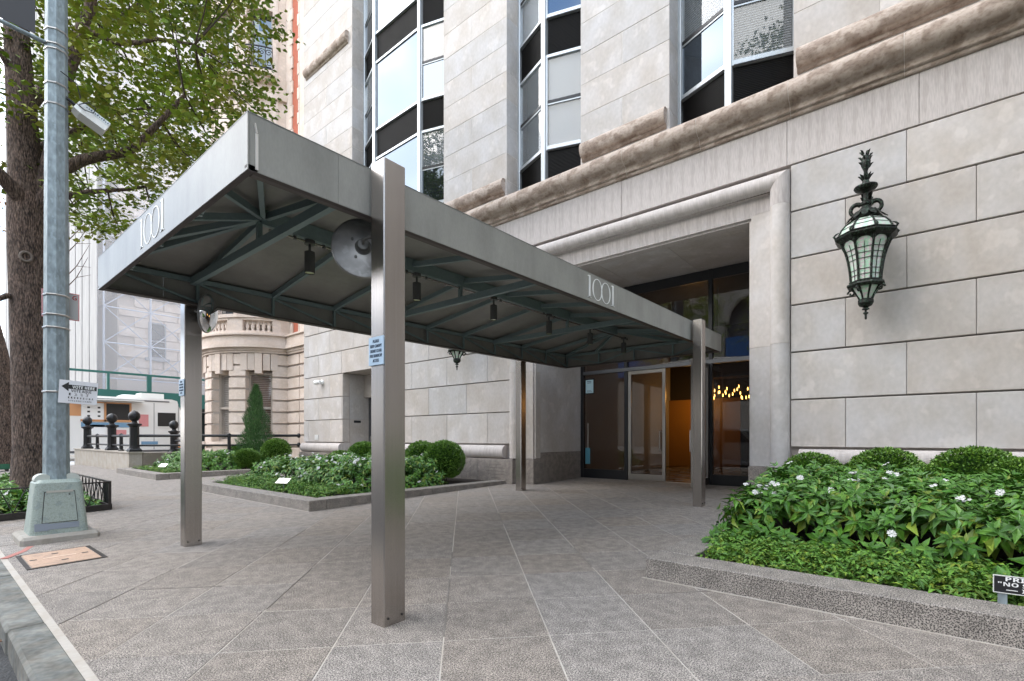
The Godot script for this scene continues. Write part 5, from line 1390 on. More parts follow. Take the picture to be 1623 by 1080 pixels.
func ginkgo(label: String, trunk: Array, tr: Array, limbs: Array, ctr: Vector3, rad: Vector3, clumps: int, sd: int, cols: Array) -> void:
	var t := thing("ginkgo_tree", label, "tree")
	var st := sm()
	tube(st, trunk, tr, 18); obj("trunk", st, M.bark, t)
	var tips := []
	for i in limbs.size():
		st = sm(); tips.append(limb(st, limbs[i][0], limbs[i][1], limbs[i][2], sd + i)); obj("limb", st, M.bark, t)
	# secondary branches from limbs and upper trunk into the crown, leaves in sprays along them
	var ts := []; var cs := []
	st = sm()
	var n := noise(0.35, 2, 0, sd)
	for i in clumps:
		rng.seed = sd * 31 + i
		var d := Vector3(rng.randfn(), rng.randfn(), rng.randfn()).normalized() * pow(rng.randf(), 0.42)
		var p := ctr + d * rad
		if p.z > -1.3 and p.y < 11.0 and rng.randf() < 0.84: continue
		if n.get_noise_3dv(p) < -0.16: continue
		if i % 5 == 0:    # a twig that carries the spray
			var tip: Array = tips[rng.randi() % tips.size()]
			var best: Vector3 = tip[tip.size() - 1]
			for tt in tips:
				for q in tt:
					if (q as Vector3).distance_to(p) < best.distance_to(p): best = q
			if best.distance_to(p) < 2.4:
				tube(st, [best, best.lerp(p, 0.5) + Vector3(0, -0.12, 0), p], [0.016, 0.012, 0.005], 5)
		var along := Vector3(rng.randf_range(-1, 1), rng.randf_range(-0.45, 0.15), rng.randf_range(-1, 1)).normalized()
		var col: Color = cols[rng.randi() % cols.size()]
		for k in 46:
			var q := p + along * rng.randf_range(-0.42, 0.42) + Vector3(rng.randfn() * 0.13, rng.randfn() * 0.075, rng.randfn() * 0.13)
			var z := Vector3(rng.randf_range(-1, 1), rng.randf_range(-0.9, 0.25), rng.randf_range(-1, 1)).normalized()
			ts.append(Transform3D(Basis.looking_at(-z, Vector3(rng.randf_range(-0.6, 0.6), 1, rng.randf_range(-0.6, 0.6)).normalized()).scaled(Vector3.ONE * rng.randf_range(0.7, 1.2)), q))
			cs.append(col * rng.randf_range(0.75, 1.3))
	if st != null: obj("twig", st, M.twig, t)
	var vs := PackedVector3Array(); var ns := PackedVector3Array(); var vc := PackedColorArray(); var ix := PackedInt32Array()
	var l := 0.085; var shape := [Vector3(0, 0, 0.012)]
	for k in 5:
		var a := lerpf(-0.95, 0.95, k / 4.0)
		shape.append(Vector3(sin(a) * l * 0.85, (0.010 if k == 2 else 0.0) - 0.012 * absf(a), 0.012 + cos(a) * l * (0.82 if k == 2 else 0.92)))
	for i in ts.size():
		var tt: Transform3D = ts[i]; var o := vs.size(); var up := tt.basis.y.normalized()
		for v in shape: vs.append(tt * v); ns.append(up); vc.append(cs[i])
		for k in 4: ix.append(o); ix.append(o + k + 2); ix.append(o + k + 1)
	var arr := []; arr.resize(Mesh.ARRAY_MAX); arr[Mesh.ARRAY_VERTEX] = vs; arr[Mesh.ARRAY_NORMAL] = ns; arr[Mesh.ARRAY_COLOR] = vc; arr[Mesh.ARRAY_INDEX] = ix
	var am := ArrayMesh.new(); am.add_surface_from_arrays(Mesh.PRIMITIVE_TRIANGLES, arr)
	put("crown", am, M.tree_leaf, t)
	# knot scar
	st = sm(); var k: Vector3 = at_x(41, 407, -11.24)
	if sd == 900:
		var pts := []
		for i in 13: pts.append(k + Vector3(0.0, 0.075 * sin(i * TAU / 12), -0.07 * cos(i * TAU / 12)))
		tube(st, pts, 0.022, 6); obj("knot", st, mt(lin(0.16, 0.13, 0.11), 0.9), t)

func trees() -> void:
	var X := -11.5
	var tp := []
	for e in [[56, 795], [54, 706], [50, 600], [47, 500], [45, 420], [44, 350], [40, 270], [34, 170], [27, 70], [20, -60], [14, -220], [14, -420]]: tp.append(at_x(e[0], e[1], X))
	var A := func(list: Array) -> Array:
		var r := []
		for e in list: r.append(at_x(e[0], e[1], e[2]))
		return r
	ginkgo("ginkgo tree with dark ridged trunk and leafy green crown beside the lamp pole", tp, [0.33, 0.27, 0.255, 0.25, 0.255, 0.26, 0.215, 0.19, 0.165, 0.14, 0.11, 0.06], [
		[A.call([[52, 345, -11.45], [74, 285, -11.35], [92, 200, -11.2], [108, 118, -11.0], [140, 15, -10.8], [165, -90, -10.6]]), 0.16, 0.06],
		[A.call([[55, 335, -11.4], [84, 292, -11.2], [112, 262, -11.0], [152, 248, -10.7], [200, 243, -10.4], [236, 214, -10.2], [290, 150, -9.9]]), 0.13, 0.03],
		[A.call([[55, 328, -11.4], [108, 314, -11.0], [150, 306, -10.9], [185, 301, -10.8], [232, 298, -10.6]]), 0.075, 0.02],
		[A.call([[38, 325, -11.45], [15, 295, -11.3], [-20, 262, -11.2], [-80, 210, -11.0]]), 0.14, 0.06],
		[A.call([[38, 470, -11.5], [8, 468, -11.4], [-30, 488, -11.3]]), 0.06, 0.03],
		[A.call([[32, 135, -11.5], [8, 95, -11.4], [-30, 50, -11.3]]), 0.09, 0.04],
		[A.call([[130, 45, -10.85], [165, 58, -10.6], [200, 70, -10.4], [250, 60, -10.2], [310, 70, -10.0]]), 0.06, 0.02],
		[A.call([[36, 190, -11.55], [80, 120, -12.3], [140, 60, -13.0], [230, 0, -13.6]]), 0.10, 0.03],
		[A.call([[45, 250, -11.55], [100, 215, -12.2], [180, 180, -12.8], [270, 170, -13.2]]), 0.08, 0.02]],
		Vector3(-11.4, 9.5, -1.8), Vector3(4.0, 4.6, 3.2), 1250, 900, [Color(0.21, 0.31, 0.024), Color(0.26, 0.35, 0.028), Color(0.16, 0.25, 0.022), Color(0.31, 0.33, 0.04), Color(0.26, 0.29, 0.032)])
	var g0: Node3D = get_node("ginkgo_tree")
	for k in 3: copy_of(g0, "ginkgo_tree", ["street tree on the kerb line past the long planter", "second street tree on the kerb line past the long planter", "third street tree on the kerb line past the long planter"][k], Vector3(14.8 + 7.0 * k, 0, -0.2 + 0.3 * k), 0.0, Vector3(1, 1, 1))
	for k in 4: copy_of(g0, "ginkgo_tree", ["leafy tree before the museum front, first from the side street", "leafy tree before the museum front, second from the side street", "leafy tree before the museum front, third from the side street", "leafy tree before the museum front, fourth from the side street"][k], Vector3(-37.0 + k * 11.0, 0.1, 18.0 + 2.0 * (k % 2)), PI + 0.4 * k)
	for k in 5: copy_of(g0, "ginkgo_tree", ["tall unseen park tree added to block low sky, first past the museum corner", "tall unseen park tree added to block low sky, second past the museum corner", "tall unseen park tree added to block low sky, third past the museum corner", "tall unseen park tree added to block low sky, fourth past the museum corner", "tall unseen park tree added to block low sky, fifth past the museum corner"][k], Vector3(22.0 + k * 10.0, 0.1, 19.0 - 2.0 * (k % 2)), PI + 0.7 * k, Vector3(1.4, 1.5, 1.4))  # out of view, put in to screen low sky light from the canopy side
	var t2 := []
	for e in [[3, 735], [4, 650], [-12, 560], [-45, 440], [-90, 250], [-120, 0]]: t2.append(at_x(e[0], e[1], -19.5))
	ginkgo("second street tree with dark trunk and thin autumn leaves towards the side street", t2, [0.42, 0.34, 0.31, 0.29, 0.24, 0.12], [[A.call([[-45, 440, -19.5], [-20, 400, -20], [0, 380, -21]]), 0.06, 0.02], [A.call([[-14, 550, -19.5], [2, 540, -21], [10, 545, -22]]), 0.04, 0.01]], Vector3(-20.5, 8.5, -0.4), Vector3(3.2, 4.0, 1.3), 90, 960, [Color(0.28, 0.15, 0.03), Color(0.24, 0.19, 0.04)])
	# bare young tree whose twigs cross the pale wall
	var yt := thing("young_tree", "bare young tree with thin reddish twigs before the netted building", "tree", Vector3.ZERO)
	var st := sm(); tube(st, [Vector3(-24, 0.02, at_x(92, 700, -24).z), at_x(93, 560, -24), at_x(98, 440, -24), at_x(108, 400, -24)], [0.07, 0.06, 0.045, 0.03], 7); obj("trunk", st, M.bark, yt)
	for k in 9:
		st = sm(); rng.seed = 610 + k
		var y := 480.0 - k * 18; var s := 1.0 if k % 3 else -1.0
		var e: Vector2 = Vector2(99, y)
		tube(st, [at_x(e.x, e.y, -24), at_x(e.x + s * 22, e.y - 22, -24.2), at_x(e.x + s * (38 + k * 2), e.y - 42 - rng.randf() * 20, -24.5)], [0.022, 0.015, 0.006], 5)
		tube(st, [at_x(e.x + s * 22, e.y - 22, -24.2), at_x(e.x + s * 45, e.y - 24 + rng.randf_range(-6, 6), -24.3)], [0.012, 0.005], 5); obj("branch", st, M.bark, yt)

# ---------- the bow fronted house next door ----------
const BC := Vector3(-20.6, 0, -9.5)
func bp(phi: float, r: float, y: float) -> Vector3: return BC + Vector3(sin(deg_to_rad(phi)) * r, y, cos(deg_to_rad(phi)) * r)

func arc_block(st: SurfaceTool, p0: float, p1: float, y0: float, y1: float, r0: float, r1: float) -> void:
	var n := maxi(1, int(absf(p1 - p0) / 5.0))
	for k in n:
		var a := lerpf(p0, p1, k / float(n)); var b := lerpf(p0, p1, (k + 1) / float(n))
		var o := (bp(a, r0, y0) + bp(b, r1, y1)) / 2.0
		q4o(st, bp(a, r1, y0), bp(b, r1, y0), bp(b, r1, y1), bp(a, r1, y1), o)
		q4o(st, bp(a, r0, y1), bp(b, r0, y1), bp(b, r1, y1), bp(a, r1, y1), o); q4o(st, bp(a, r0, y0), bp(b, r0, y0), bp(b, r1, y0), bp(a, r1, y0), o)
		if k == 0: q4o(st, bp(a, r0, y0), bp(a, r1, y0), bp(a, r1, y1), bp(a, r0, y1), o)
		if k == n - 1: q4o(st, bp(b, r0, y0), bp(b, r1, y0), bp(b, r1, y1), bp(b, r0, y1), o)

func mansion() -> void:
	var mn := thing("bow_fronted_mansion", "pinkish stone mansion with bow front, banded masonry, balustrade and iron balconettes", "building")
	var st := sm(); box(st, Vector3(-26.0, 0.0, -26), Vector3(-16.42, 22.0, -9.06)); obj("wall_core", st, M.pink1, mn)
	st = sm(); arc_block(st, -85, 85, 0.0, 4.3, 0.5, 2.02); arc_block(st, -85, 85, 4.3, 22.0, 0.5, 1.90); obj("bow_core", st, M.pink1, mn)
	var win := [-53.0, -17.5, 17.5, 53.0]; var hw := 10.5
	var seg := [[-84.0, -63.5], [-42.5, -28.0], [-7.0, 7.0], [28.0, 42.5], [63.5, 84.0]]
	for i in 9:
		var y0 := 0.45 + 0.43 * i; var y1 := y0 + 0.355
		for s in seg:
			rng.seed = 800 + i * 7 + int(s[0])
			st = sm(); arc_block(st, s[0], s[1], y0, y1, 1.9, 2.5); obj("banded_stone", st, M["pink%d" % (rng.randi() % 3)], mn)
		for e in [[-18.22, -17.32], [-17.28, -16.44]]: block(mn, "banded_stone", Vector3(e[0], y0, -9.1), Vector3(e[1], y1, -8.86), M["pink%d" % (i % 3)], 0.012)
	st = sm()
	for s in seg: arc_block(st, s[0] + 0.3, s[1] - 0.3, 0.3, 4.3, 1.9, 2.43)
	box(st, Vector3(-18.3, 0.3, -9.1), Vector3(-16.45, 4.3, -8.93)); obj("joint_backing", st, M.veil_joint, mn)
	for w in win:     # windows with flared lintel stones
		for k in 5:
			var a: float = w - 14.5 + 5.9 * k; var kk := absf(k - 2.0)
			st = sm(); arc_block(st, a, a + 5.4, 3.55 + 0.0 * kk + (0.12 if k != 2 else 0.0), 4.28, 1.9, 2.52 + (0.05 if k == 2 else 0.0)); obj("lintel_stone", st, M["pink%d" % (k % 3)], mn)
		st = sm(); arc_block(st, w - hw, w + hw, 0.3, 0.95, 1.9, 2.46); obj("sill_wall", st, M.pink0, mn)
		st = sm(); arc_block(st, w - hw - 1, w + hw + 1, 0.95, 1.05, 1.9, 2.56); obj("sill", st, M.pink2, mn)
		st = sm()
		for e in [[w - hw, w - hw + 1.6], [w + hw - 1.6, w + hw]]: arc_block(st, e[0], e[1], 1.05, 3.62, 2.0, 2.22)
		for e in [[1.05, 1.14], [2.26, 2.34], [3.52, 3.62]]: arc_block(st, w - hw + 1.6, w + hw - 1.6, e[0], e[1], 2.0, 2.21)
		var f := obj("window", st, mt(lin(0.42, 0.36, 0.31), 0.6), mn)
		st = sm(); arc_block(st, w - hw + 1.6, w + hw - 1.6, 1.14, 2.26, 2.12, 2.15); arc_block(st, w - hw + 1.6, w + hw - 1.6, 2.34, 3.52, 2.12, 2.15); obj("pane", st, M.glass, f)
		st = sm()
		for k in 34: arc_block(st, w - hw + 1.6, w + hw - 1.6, 1.16 + k * 0.069, 1.205 + k * 0.069, 2.05, 2.07)
		obj("blind", st, M.wood_blind if w > 30 else M.curtain, f)
	# cornice and balustrade
	for e in [[4.30, 4.38, 2.55], [4.38, 4.48, 2.60], [4.48, 4.62, 2.72], [4.62, 4.92, 2.66], [4.92, 4.98, 2.74]]:
		st = sm(); arc_block(st, -84, 84, e[0], e[1], 1.9, e[2]); obj("cornice", st, M.pink0, mn)
		st = sm(); box(st, Vector3(-18.25, e[0], -9.1), Vector3(-16.43, e[1], -8.86 + (e[2] - 2.5) * 0.8)); obj("cornice", st, M.pink0, mn)
	st = sm(); arc_block(st, -84, 84, 4.98, 5.08, 2.30, 2.64); obj("balustrade_base", st, M.pink2, mn)
	st = sm(); arc_block(st, -84, 84, 5.56, 5.68, 2.30, 2.66); obj("balustrade_rail", st, M.pink2, mn)
	for a in [-70.0, -35.0, 0.0, 35.0, 70.0]: st = sm(); arc_block(st, a - 6.5, a + 6.5, 5.08, 5.56, 2.33, 2.61); obj("balustrade_pier", st, M.pink0, mn)
	var bl := sm(); lathe(bl, [[0.07, 0.0], [0.07, 0.05], [0.04, 0.07], [0.075, 0.17], [0.07, 0.22], [0.035, 0.34], [0.05, 0.40], [0.07, 0.42], [0.07, 0.48]], 10, Transform3D(), true); var bm := done(bl)
	for a in [-52.5, -17.5, 17.5, 52.5]:
		for k in 5: put("baluster", bm, M.pink2, mn, Transform3D(Basis(), bp(a - 8.4 + 4.2 * k, 2.47, 5.08)))
	# upper floors
	for fl in 4:
		var yb := 5.68 + fl * 4.15 if fl else 5.0
		yb = [4.98, 9.4, 14.0, 18.6][fl]; var yt: float = [9.4, 14.0, 18.6, 22.0][fl]
		for s in seg:
			st = sm(); arc_block(st, s[0], s[1], yb, yt, 1.85, 2.28); obj("bow_pier", st, M.pink2, mn)
			st = sm(); arc_block(st, s[0] + 3, s[0] + 4.6, yb, yt, 2.28, 2.32); arc_block(st, s[1] - 4.6, s[1] - 3, yb, yt, 2.28, 2.32); obj("pilaster_strip", st, M.pink0, mn)
		for w in win:
			st = sm(); arc_block(st, w - hw, w + hw, yb, yb + 0.62, 1.85, 2.27); obj("spandrel", st, M.pink0, mn); st = sm(); arc_block(st, w - hw, w + hw, yb + 3.1, yt, 1.85, 2.27); obj("spandrel", st, M.pink0, mn)
			st = sm(); arc_block(st, w - hw - 2, w + hw + 2, yb + 0.50, yb + 0.66, 2.0, 2.62); arc_block(st, w - hw - 1, w + hw + 1, yb + 0.36, yb + 0.50, 2.0, 2.48); obj("sill", st, M.pink2, mn)
			for s in [-1, 1]: st = sm(); arc_block(st, w + s * (hw + 3.2), w + s * (hw + 0.2), yb + 2.7, yb + 3.05, 2.2, 2.42); obj("carved_bracket", st, M.pink0, mn)
			st = sm(); arc_block(st, w - hw, w - hw + 1.4, yb + 0.66, yb + 3.1, 1.9, 2.08); arc_block(st, w + hw - 1.4, w + hw, yb + 0.66, yb + 3.1, 1.9, 2.08); arc_block(st, w - hw + 1.4, w + hw - 1.4, yb + 2.3, yb + 2.4, 1.9, 2.08)
			var f := obj("window", st, mt(lin(0.42, 0.40, 0.37), 0.6), mn)
			st = sm(); arc_block(st, w - hw + 1.4, w + hw - 1.4, yb + 0.66, yb + 3.1, 1.95, 2.0); obj("pane", st, M.sky_glass, f)
			var ib := sm()
			arc_block(ib, w - hw, w + hw, yb + 1.50, yb + 1.535, 2.52, 2.56); arc_block(ib, w - hw, w + hw, yb + 0.72, yb + 0.75, 2.52, 2.56)
			for k in 4:
				var c: float = w - hw + 2.6 + 5.2 * k
				for s in [-1.0, 1.0]:
					var pts := []
					for i in 15:
						var an := i * 0.62; var r := 0.13 - 0.0075 * i
						pts.append(bp(c, 2.54, yb + 1.13 + s * 0.19) + (bp(c + 1, 2.54, 0) - bp(c, 2.54, 0)).normalized() * (r * cos(an) * s) + Vector3(0, r * sin(an), 0))
					tube(ib, pts, 0.014, 5)
			for k in 5: tube(ib, [bp(w - hw + 5.25 * k, 2.54, yb + 0.67), bp(w - hw + 5.25 * k, 2.54, yb + 1.52)], 0.014, 5)
			obj("iron_balconette", ib, M.iron, mn)
		st = sm(); box(st, Vector3(-18.42, yb, -9.1), Vector3(-18.02, yt, -8.90)); box(st, Vector3(-17.40, yb, -9.1), Vector3(-16.44, yt, -8.90)); obj("flat_wall", st, M.pink2, mn)
		st = sm(); arc_block(st, -84, 84, yt - 0.2, yt, 2.0, 2.40); obj("string_course", st, M.pink0, mn)
	var bk := sm(); box(bk, Vector3(-0.10, 0, -0.1), Vector3(0.10, 0.062, 0)); var brick_mesh := done(bk)
	st = sm(); box(st, Vector3(-18.02, 5.0, -9.1), Vector3(-17.40, 22.0, -8.93)); obj("brick_strip", st, M.brick, mn)
	var y := 5.0; var k := 0
	while y < 21.5:
		block(mn, "quoin", Vector3(-18.08, y + 0.01, -9.1), Vector3(-17.93 if k % 2 else -17.86, y + 0.44, -8.885), M["pink%d" % (k % 3)], 0.01)
		block(mn, "quoin", Vector3(-17.52 if k % 2 else -17.45, y + 0.01, -9.1), Vector3(-17.36, y + 0.44, -8.885), M["pink%d" % ((k + 1) % 3)], 0.01)
		y += 0.45; k += 1
	# areaway wall, bollards and rails
	var aw := thing("areaway_wall", "low grey stone wall round the areaway of the mansion", "wall")
	for e in [[-28.0, -25.2], [-25.19, -22.4], [-22.39, -19.52]]: block(aw, "wall_stone", Vector3(e[0], 0.0, -4.72), Vector3(e[1], 0.71, -4.36), M.grey_stone, 0.012)
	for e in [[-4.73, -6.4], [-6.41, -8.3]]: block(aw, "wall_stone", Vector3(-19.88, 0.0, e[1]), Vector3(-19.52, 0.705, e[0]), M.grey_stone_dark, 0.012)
	st = sm(); box(st, Vector3(-28.05, 0.70, -4.75), Vector3(-19.49, 0.74, -4.33)); obj("coping", st, M.grey_stone, aw)
	var labels := ["black iron bollard with ball finial at the corner of the areaway wall", "black ball topped iron bollard, second from the areaway wall corner", "black ball topped iron bollard, third from the areaway wall corner", "black ball topped iron bollard standing behind the areaway rail"]
	var spots := [Vector3(-19.72, 0.74, -4.55), Vector3(-22.6, 0.74, -4.55), Vector3(-26.6, 0.74, -4.55), Vector3(-23.0, 0.55, -6.6)]
	var b0: Node3D = null
	for i in 4:
		if i == 0:
			b0 = thing("iron_bollard", labels[0], "bollard", spots[0], 0.0, "iron bollards of the areaway")
			st = sm(); lathe(st, [[0.0, 0.0], [0.24, 0.0], [0.24, 0.06], [0.20, 0.10], [0.165, 0.13]], 4, Transform3D(), false, PI / 4); obj("base", st, M.iron, b0)
			st = sm(); lathe(st, [[0.155, 0.10], [0.135, 0.2], [0.13, 0.80], [0.14, 0.82], [0.17, 0.85], [0.20, 0.86], [0.20, 0.91], [0.10, 0.93]], 8, Transform3D(), false, PI / 8); obj("shaft", st, M.iron, b0)
			st = sm(); lathe(st, [[0.10, 0.92], [0.07, 0.98], [0.075, 1.0], [0.14, 1.06], [0.165, 1.15], [0.15, 1.24], [0.09, 1.31], [0.03, 1.335], [0.0, 1.35]], 20, Transform3D(), true); obj("ball", st, M.iron, b0)
		else: copy_of(b0, "iron_bollard", labels[i], spots[i])
	var fr := thing("areaway_rail", "black iron pipe rails between the ball topped bollards", "railing")
	for e in [[spots[0], spots[1]], [spots[1], spots[2]], [spots[0], Vector3(-16.62, 0.75, -8.5)], [spots[3], Vector3(-21.0, 0.6, -6.9)]]:
		for h in [0.20, 0.52]:
			st = sm(); tube(st, [e[0] + Vector3(0, h, 0), e[1] + Vector3(0, h, 0)], 0.045 if h > 0.4 else 0.03, 8); obj("rail", st, M.iron, fr)
		var mid: Vector3 = (e[0] as Vector3).lerp(e[1], 0.56); st = sm(); lathe(st, [[0.09, -0.02], [0.09, 0.03], [0.055, 0.06], [0.05, 0.55], [0.07, 0.57], [0.0, 0.62]], 10, Transform3D(Basis(), mid)); obj("baluster", st, M.iron, fr)
	st = sm()
	for h in [0.20, 0.52]: lathe(st, [[0.0, 0.0], [0.08, 0.0], [0.08, 0.05], [0.0, 0.06]], 12, Transform3D(Basis(Vector3.RIGHT, PI / 2), Vector3(-16.62, 0.75 + h, -8.52)))
	obj("flange", st, M.iron, fr)

# ---------- across the side street ----------
func background() -> void:
	var sb := thing("netted_building", "tall pale stone building wrapped in scaffolding and white netting across the side street", "building")
	var st := sm(); box(st, Vector3(-110, 0.0, -70), Vector3(-43.2, 44, -9.0)); obj("body", st, M.veil_joint, sb)
	for i in 34:
		var y := 5.5 + i * 0.72
		if i % 9 == 8: st = sm(); box(st, Vector3(-43.2, y, -45), Vector3(-42.85, y + 0.5, -8.65)); box(st, Vector3(-75, y, -9.0), Vector3(-42.86, y + 0.5, -8.65)); obj("string_course", st, M.veil_stone, sb); continue
		var z := -9.0 - (0.9 if i % 2 else 0.0)
		while z > -17:
			st = sm(); var zl := z - 1.8
			box(st, Vector3(-43.2, y, zl + 0.05), Vector3(-43.08, y + 0.66, z - 0.05)); obj("stone_course", st, M.veil_stone, sb); z -= 1.8
	for fl in 5:
		for k in 5:
			var zc := -11.3 - k * 4.2; var y := 7.0 + fl * 4.9
			st = sm(); box(st, Vector3(-43.06, y, zc - 0.55), Vector3(-43.0, y + 2.6, zc + 0.55)); box(st, Vector3(-43.06, y - 0.2, zc - 0.75), Vector3(-42.9, y, zc + 0.75)); var w := obj("window", st, mt(lin(0.30, 0.31, 0.34), 0.4), sb)
			st = sm(); box(st, Vector3(-43.0, y + 0.1, zc - 0.45), Vector3(-42.98, y + 1.2, zc + 0.45)); box(st, Vector3(-43.0, y + 1.3, zc - 0.45), Vector3(-42.98, y + 2.5, zc + 0.45)); obj("pane", st, M.sky_glass, w)
	# scaffold and nets
	for k in 12:
		st = sm(); tube(st, [Vector3(-41.9, 4.2, -8.0 - k * 2.6), Vector3(-41.9, 40, -8.0 - k * 2.6)], 0.07, 5); obj("scaffold_pole", st, M.scaffold, sb)
	for i in 9:
		st = sm(); tube(st, [Vector3(-41.88, 5.2 + i * 2.4, -8.0), Vector3(-41.88, 5.2 + i * 2.4, -36)], 0.045, 5); obj("scaffold_ledger", st, M.scaffold, sb)
		for k in 8:
			st = sm(); tube(st, [Vector3(-41.86, 5.2 + i * 2.4, -8.0 - k * 2.6), Vector3(-41.86, 7.6 + i * 2.4, -10.6 - k * 2.6)], 0.03, 4); tube(st, [Vector3(-41.84, 7.6 + i * 2.4, -8.0 - k * 2.6), Vector3(-41.84, 5.2 + i * 2.4, -10.6 - k * 2.6)], 0.03, 4); obj("cross_brace", st, M.scaffold, sb)
	var veil := mt(Color(0.95, 0.94, 0.94, 0.17), 1.0); veil.transparency = BaseMaterial3D.TRANSPARENCY_ALPHA
	st = sm(); box(st, Vector3(-41.7, 4.2, -60), Vector3(-41.69, 44, -7.6)); obj("net", st, veil, sb)
	var x := -41.7
	for k in 46:
		st = sm(); var w := 1.15; box(st, Vector3(x - w + 0.10, 4.4, -7.66 - 0.03 * (k % 2)), Vector3(x, 44, -7.6 - 0.03 * (k % 2))); obj("net_strip", st, M.net, sb); x -= w
	var sh := thing("sidewalk_shed", "dark green sidewalk shed with panelled parapet below the netted building", "shed")
	st = sm(); box(st, Vector3(-42.5, 3.15, -34), Vector3(-39.6, 3.6, -3.4)); obj("deck", st, mt(lin(0.05, 0.05, 0.05), 0.8), sh)
	st = sm(); box(st, Vector3(-39.6, 3.25, -34), Vector3(-39.45, 4.25, -3.4)); obj("fascia_board", st, M.shed_green, sh)
	st = sm(); box(st, Vector3(-39.6, 5.27, -34), Vector3(-39.45, 5.40, -3.4)); obj("top_rail", st, M.shed_green, sh)
	for k in 14: st = sm(); box(st, Vector3(-39.62, 4.25, -3.5 - k * 2.1 - (0.24 if k % 2 else 0.13)), Vector3(-39.43, 5.27, -3.5 - k * 2.1)); obj("parapet_post", st, M.shed_green, sh)
	for k in 7: st = sm(); box(st, Vector3(-39.9, -0.05, -3.8 - k * 4.2), Vector3(-39.72, 3.2, -3.62 - k * 4.2)); obj("leg", st, M.galv, sh)
	st = sm(); box(st, Vector3(-43.1, 0, -40), Vector3(-42.6, 3.1, -9.0)); obj("hoarding", st, mt(lin(0.02, 0.03, 0.028), 0.8), sh)
	food_truck()
	# corner furniture beyond the street tree
	var sg := thing("traffic_signal", "orange traffic signal heads on a grey pole at the street corner", "traffic signal", Vector3.ZERO)
	var p := at_x(33, 700, -26.0); st = sm(); tube(st, [Vector3(p.x, 0, p.z), Vector3(p.x, 4.6, p.z)], 0.07, 8); obj("pole", st, M.galv, sg)
	st = sm(); lathe(st, [[0.0, 0.0], [0.22, 0.0], [0.22, 0.25], [0.12, 0.4], [0.0, 0.42]], 10, Transform3D(Basis(), Vector3(p.x, 0, p.z))); obj("base", st, M.rust_iron, sg)
	for e in [[14, 610, 0.26], [29, 612, 0.22], [14, 628, 0.24]]:
		var c := at_x(e[0], e[1], -26.1); st = sm(); cb(st, c - Vector3(0.2, 0.22, e[2]), c + Vector3(0.2, 0.22, e[2]), 0.03); obj("signal_head", st, M.signal, sg)
	st = sm(); var c2 := at_x(24, 600, -26.1); bar(st, c2 + Vector3(0, 0.1, 0.6), c2 + Vector3(0, 0.1, -0.5), 0.06, 0.06); obj("arm", st, M.galv, sg)
	var ns := thing("street_name_sign", "brown street name sign reading E 82 S above the orange signals", "sign", at_x(19, 576, -25.0)); ns.basis = Basis(Vector3(0, 0, -1), Vector3.UP, Vector3.RIGHT)
	st = sm(); cb(st, Vector3(-0.55, -0.14, -0.01), Vector3(0.55, 0.14, 0.01), 0.005); obj("plate", st, M.brown_sign, ns)
	words(ns, "lettering", "E 82 S", 0.19, Transform3D(Basis(), Vector3(-0.02, 0, 0.012)), M.white, "Droid Sans", true, 1.0, 0.68)
	st = sm(); tube(st, [Vector3(0.3, -2.7, -0.04), Vector3(0.3, 0.5, -0.04)], 0.04, 6); obj("post", st, M.galv, ns)
	var mb := thing("relay_box", "green steel relay mailbox standing by the signal pole", "mailbox", Vector3(-24.5, 0.02, -1.75))
	st = sm(); cb(st, Vector3(-0.3, 0.08, -0.34), Vector3(0.3, 1.35, 0.34), 0.03); obj("body", st, mt(lin(0.012, 0.10, 0.05), 0.5), mb)
	st = sm(); var pts := PackedVector2Array([Vector2(-0.34, 0)]); pts.append_array(arc(0, 0, 0.34, 180, 0, 10, 0.22)); extrude(st, pts, Vector3(-0.3, 1.35, 0), Vector3.BACK, Vector3.UP, Vector3(0.6, 0, 0), true, true); obj("domed_top", st, mt(lin(0.012, 0.10, 0.05), 0.5), mb)
	st = sm(); box(st, Vector3(0.3, 0.75, -0.12), Vector3(0.306, 1.05, 0.12)); obj("label_card", st, M.white, mb)
	st = sm(); for s in [[-0.25, -0.28], [0.25, -0.28], [-0.25, 0.28], [0.25, 0.28]]: box(st, Vector3(s[0] - 0.03, -0.02, s[1] - 0.03), Vector3(s[0] + 0.03, 0.09, s[1] + 0.03))
	obj("leg", st, M.iron, mb)

func wheel(parent: Node, at: Vector3, r: float, w: float, axis: Vector3) -> void:
	var t := Transform3D(Basis(Quaternion(Vector3.UP, axis)), at)
	var st := sm(); lathe(st, [[r * 0.6, -w / 2], [r * 0.93, -w / 2], [r, -w * 0.3], [r, w * 0.3], [r * 0.93, w / 2], [r * 0.6, w / 2]], 22, t, true); var wh := obj("wheel", st, M.tyre, parent)
	st = sm(); lathe(st, [[0.0, w * 0.30], [r * 0.2, w * 0.36], [r * 0.5, w * 0.28], [r * 0.62, w * 0.42]], 18, t, true); lathe(st, [[r * 0.62, -w * 0.42], [0.0, -w * 0.3]], 18, t); obj("rim", st, M.galv, wh)

